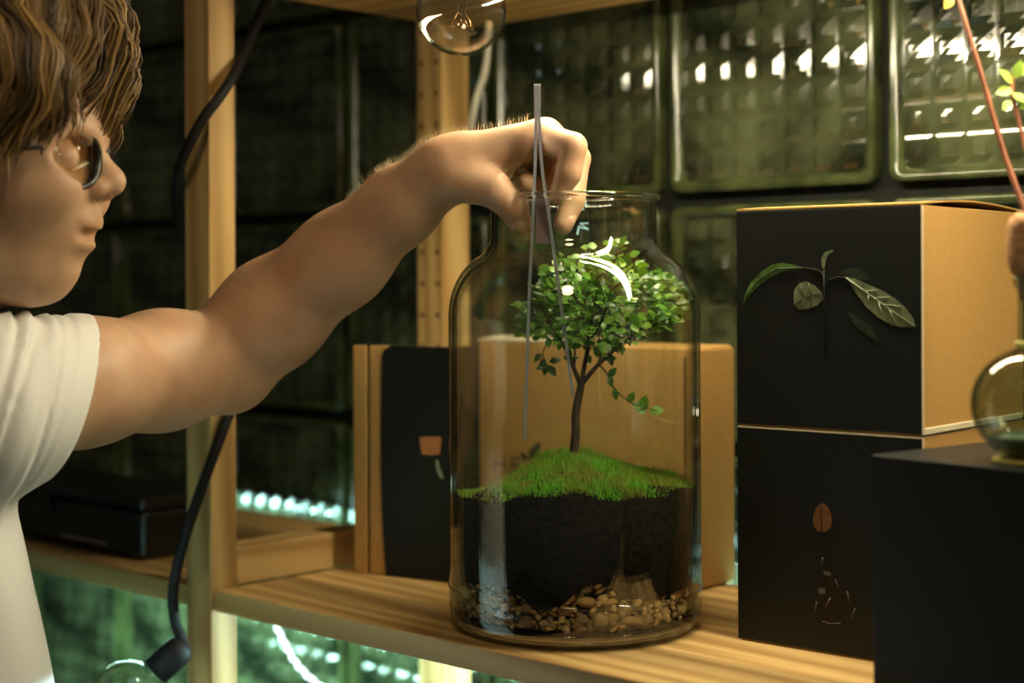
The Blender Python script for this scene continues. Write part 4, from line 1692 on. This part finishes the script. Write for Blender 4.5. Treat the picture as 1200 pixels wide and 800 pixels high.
# --- eyes
M_eye = pbr('eye_white', (0.7, 0.68, 0.62), 0.2)
M_iris = pbr('iris', (0.10, 0.07, 0.04), 0.2)
for s in (-1, 1):
    bm = bmesh.new()
    bmesh.ops.create_uvsphere(bm, u_segments=20, v_segments=14, radius=0.0118)
    eo = bm_obj('eye', bm, M_eye, person, True)
    eo.location = H(82, 188, s * .031)
    bm = bmesh.new()
    bmesh.ops.create_uvsphere(bm, u_segments=16, v_segments=10, radius=0.0052)
    io = bm_obj('iris', bm, M_iris, eo, True)
    io.location = (0.0078, 0, -0.002)

# --- hair: a cap and many tapered locks
def hair_mat():
    m, nt, b, out = new_mat('hair')
    N, Lk = nt.nodes, nt.links
    at = N.new('ShaderNodeAttribute')
    at.attribute_name = 'tone'
    rp = N.new('ShaderNodeValToRGB')
    rp.color_ramp.elements[0].color = (0.035, 0.020, 0.008, 1)
    rp.color_ramp.elements[1].color = (0.42, 0.255, 0.085, 1)
    Lk.new(at.outputs['Fac'], rp.inputs[0])
    Lk.new(rp.outputs[0], b.inputs['Base Color'])
    b.inputs['Roughness'].default_value = 0.42
    b.inputs['Specular IOR Level'].default_value = 0.5
    return m


M_hair = hair_mat()
HC = H(-62, 100)


def skull_pt(dirv, lift):
    """a point over the skull in direction dirv, lifted off it"""
    d = Vector(dirv).normalized()
    r = Vector((0.098, 0.076, 0.089))
    k = 1.0 / math.sqrt((d.x / r.x) ** 2 + (d.y / r.y) ** 2 + (d.z / r.z) ** 2)
    return HC + d * (k + lift)


HV, HF, HT = [], [], []


rs = random.Random(5)


def add_lock(pts, r0, tone):
    """a lock of five fine strands that spread and wave a little"""
    for q in range(5):
        a = 2 * PI * q / 5 + rs.uniform(-.5, .5)
        sp = r0 * rs.uniform(0.6, 1.7)
        ox, oz = math.cos(a) * sp, math.sin(a) * sp
        w = rs.uniform(0.4, 1.6)
        tt = spline([p + Vector((ox * (0.5 + 0.8 * k / 5), oz * 0.7 + 0.0012 * math.sin(w * k + q), oz * 0.6)) for k, p in enumerate(pts)], 3)
        cut = len(tt) - rs.randrange(0, 4)
        tt = tt[:cut]
        tt = [q_ + Vector((0.0055 * math.sin(q_.z * 62 + q_.y * 70 + 1.0) + 0.0025 * math.sin(q_.z * 150 + q_.y * 160), 0.003 * math.sin(q_.z * 75 + q_.x * 60), 0)) for q_ in tt]
        n = len(tt)
        rad = [r0 * 0.42 * (1 - 0.8 * (i / (n - 1)) ** 4) for i in range(n)]
        V, Fs = tube_data(tt, rad, 4, cap=False)
        o = len(HV)
        HV.extend(V)
        HF.extend([tuple(o + i for i in f) for f in Fs])
        HT.extend([min(1, max(0, tone + rs.gauss(0, .12)))] * len(V))


rh = random.Random(11)
crown_d = Vector((-0.25, 0.05, 1.0))
# side and back locks falling from the crown
for i in range(420):
    az = rh.uniform(0, 2 * PI)
    end_el = rh.uniform(-0.75, -0.05)
    fx = math.cos(az)
    if fx > 0.75:
        end_el = rh.uniform(0.02, 0.35)
    elif fx > 0.35:
        end_el = rh.uniform(-0.45, 0.1)
    start = (crown_d + Vector((rh.gauss(0, .18), rh.gauss(0, .2), 0))).normalized()
    end = Vector((math.cos(az), math.sin(az), end_el)).normalized()
    pts = []
    wob = rh.uniform(-0.16, 0.16)
    lift0 = rh.uniform(0.004, 0.017)
    for k in range(6):
        t = k / 5
        d = start.lerp(end, t)
        d = d + Vector((-math.sin(az), math.cos(az), 0)) * wob * math.sin(PI * t * 1.3)
        pts.append(skull_pt(d, lift0 + 0.007 * math.sin(PI * t) + 0.002 * math.sin(7 * t + i)))
    add_lock(pts, rh.uniform(0.0016, 0.0038), min(1, max(0, rh.gauss(0.30, 0.25))))
# forelocks swept forward over the brow
for i in range(150):
    off = rh.uniform(-0.062, 0.062)
    sx = rh.uniform(-40, 40)
    top = rh.uniform(-75, -45)
    e = rh.uniform(0, 1)
    bx = 150 - 30 * (abs(off) / 0.062) ** 2 - 42 * e
    pts = [H(sx - 40, top - 5, off * .7), H(sx + 30, top + 4, off * .8), H(bx - 28, -15 + 18 * e, off * .9), H(bx - 2, 35 + 10 * e, off), H(bx - 4, 85 + 8 * e, off * 1.02), H(bx - 24 + 8 * e, 128 + 22 * rh.random(), off * 1.02), H(bx - 36 + 12 * e, 158 + 18 * rh.random(), off)]
    wv_ = rh.uniform(-5, 5)
    pts = [q + Vector((wv_ * hp * math.sin(2.1 * k), rh.uniform(-.003, .003), 0)) for k, q in enumerate(pts)]
    add_lock(pts, rh.uniform(0.0014, 0.0034), min(1, max(0, rh.gauss(0.42, 0.30))))
# near side locks over temple and cheekbone, waved
for i in range(170):
    x0 = rh.uniform(-90, 95)
    o0 = 0.0835 - 0.020 * max(0, (x0 - 30) / 65) ** 1.5 + rh.uniform(-0.001, 0.008)
    yb = rh.uniform(186, 232) - 0.95 * max(0, x0 - 42)
    sw = rh.uniform(4, 30)
    w1 = rh.uniform(-30, 30) * (0.25 if x0 > 45 else 1.0)
    for s in (-1, 1):
        pts = [H(x0 - 46, -60 + rh.uniform(-10, 20), s * o0 * 0.45), H(x0 - 6, -12, s * o0 * 0.84), H(x0 + sw * .8, 45, s * o0 * 1.02), H(x0 + sw * 1.1 + w1 * .6, 95, s * o0 * 1.05),
               H(x0 + sw * .7 - w1 * .3, 140, s * o0 * 1.04), H(x0 + sw * .4 + w1 * .3, 0.5 * (140 + yb) + 8, s * o0 * 1.03), H(x0 + sw * .1, yb, s * o0 * 1.0)]
        add_lock(pts, rh.uniform(0.0012, 0.0032), min(1, max(0, rh.gauss(0.32, 0.28))))
def hair_cap(p):
    d = ell_sdf(p, HC, (0.1025, 0.0805, 0.0945))
    cut = (p[:, 2] - H(0, 60).z) + (p[:, 0] - H(60, 0).x) * -0.9
    return smax(d, -cut - 0.055, 0.01)


cv, cq = surface_nets(hair_cap, (-0.52, 0.92, 0.25), (-0.24, 1.12, 0.50), 0.004)
o_ = len(HV)
HV.extend([tuple(v) for v in cv])
HF.extend([tuple(o_ + int(i) for i in f) for f in cq])
HT.extend([0.12] * len(cv))
hair = mesh_obj('hair', HV, HF, M_hair, person)
at = hair.data.attributes.new('tone', 'FLOAT', 'POINT')
at.data.foreach_set('value', HT)
hair['label'] = 'wavy golden-brown hair'

# --- glasses worn by the person
M_lens = clear_glass('clear_lens', (0.95, 0.92, 0.84), gain=0.5)
M_frame = pbr('dark_frame', (0.012, 0.010, 0.008), 0.3)
gl = thing('eyeglasses', 'dark-rimmed glasses worn on the face of the person', 'glasses', H(112, 188))


def gr(p):
    return Vector(p) - gl.location


for s in (-1, 1):
    ring = []
    for k in range(24):
        a = 2 * PI * k / 24
        o_ = 0.0325 + 0.0235 * math.cos(a)
        ring.append(gr(H(121 - 42 * (o_ / 0.056) ** 1.8, 187, s * o_)) + Vector((0, 0, 0.0190 * math.sin(a))))
    tube('rim', ring + ring[:1], [0.0011 + 0.0022 * max(0, math.cos(2 * PI * k / 24 + PI)) for k in range(25)], M_frame, gl, 8)
    cen = sum(ring, Vector()) / 24 + Vector((0.003, 0, 0))
    V = [cen] + ring
    V2 = [v + Vector((-0.0012, 0, 0)) for v in V]
    n = len(V)
    Fs = [(0, 1 + k, 1 + (k + 1) % 24) for k in range(24)] + [(n, n + 1 + (k + 1) % 24, n + 1 + k) for k in range(24)]
    Fs += [(1 + k, n + 1 + k, n + 1 + (k + 1) % 24, 1 + (k + 1) % 24) for k in range(24)]
    mesh_obj('lens', V + V2, Fs, M_lens, gl, smooth=True)
    tube('temple', [gr(H(80, 178, s * .0560)), gr(H(50, 180, s * .072)), gr(H(-30, 186, s * .081)), gr(H(-58, 196, s * .083)), gr(H(-66, 214, s * .080))], 0.0016, M_frame, gl, 8)
tube('bridge', [gr(H(119, 184, -.0095)), gr(H(123, 176, 0)), gr(H(119, 184, .0095))], 0.0022, M_frame, gl, 8)
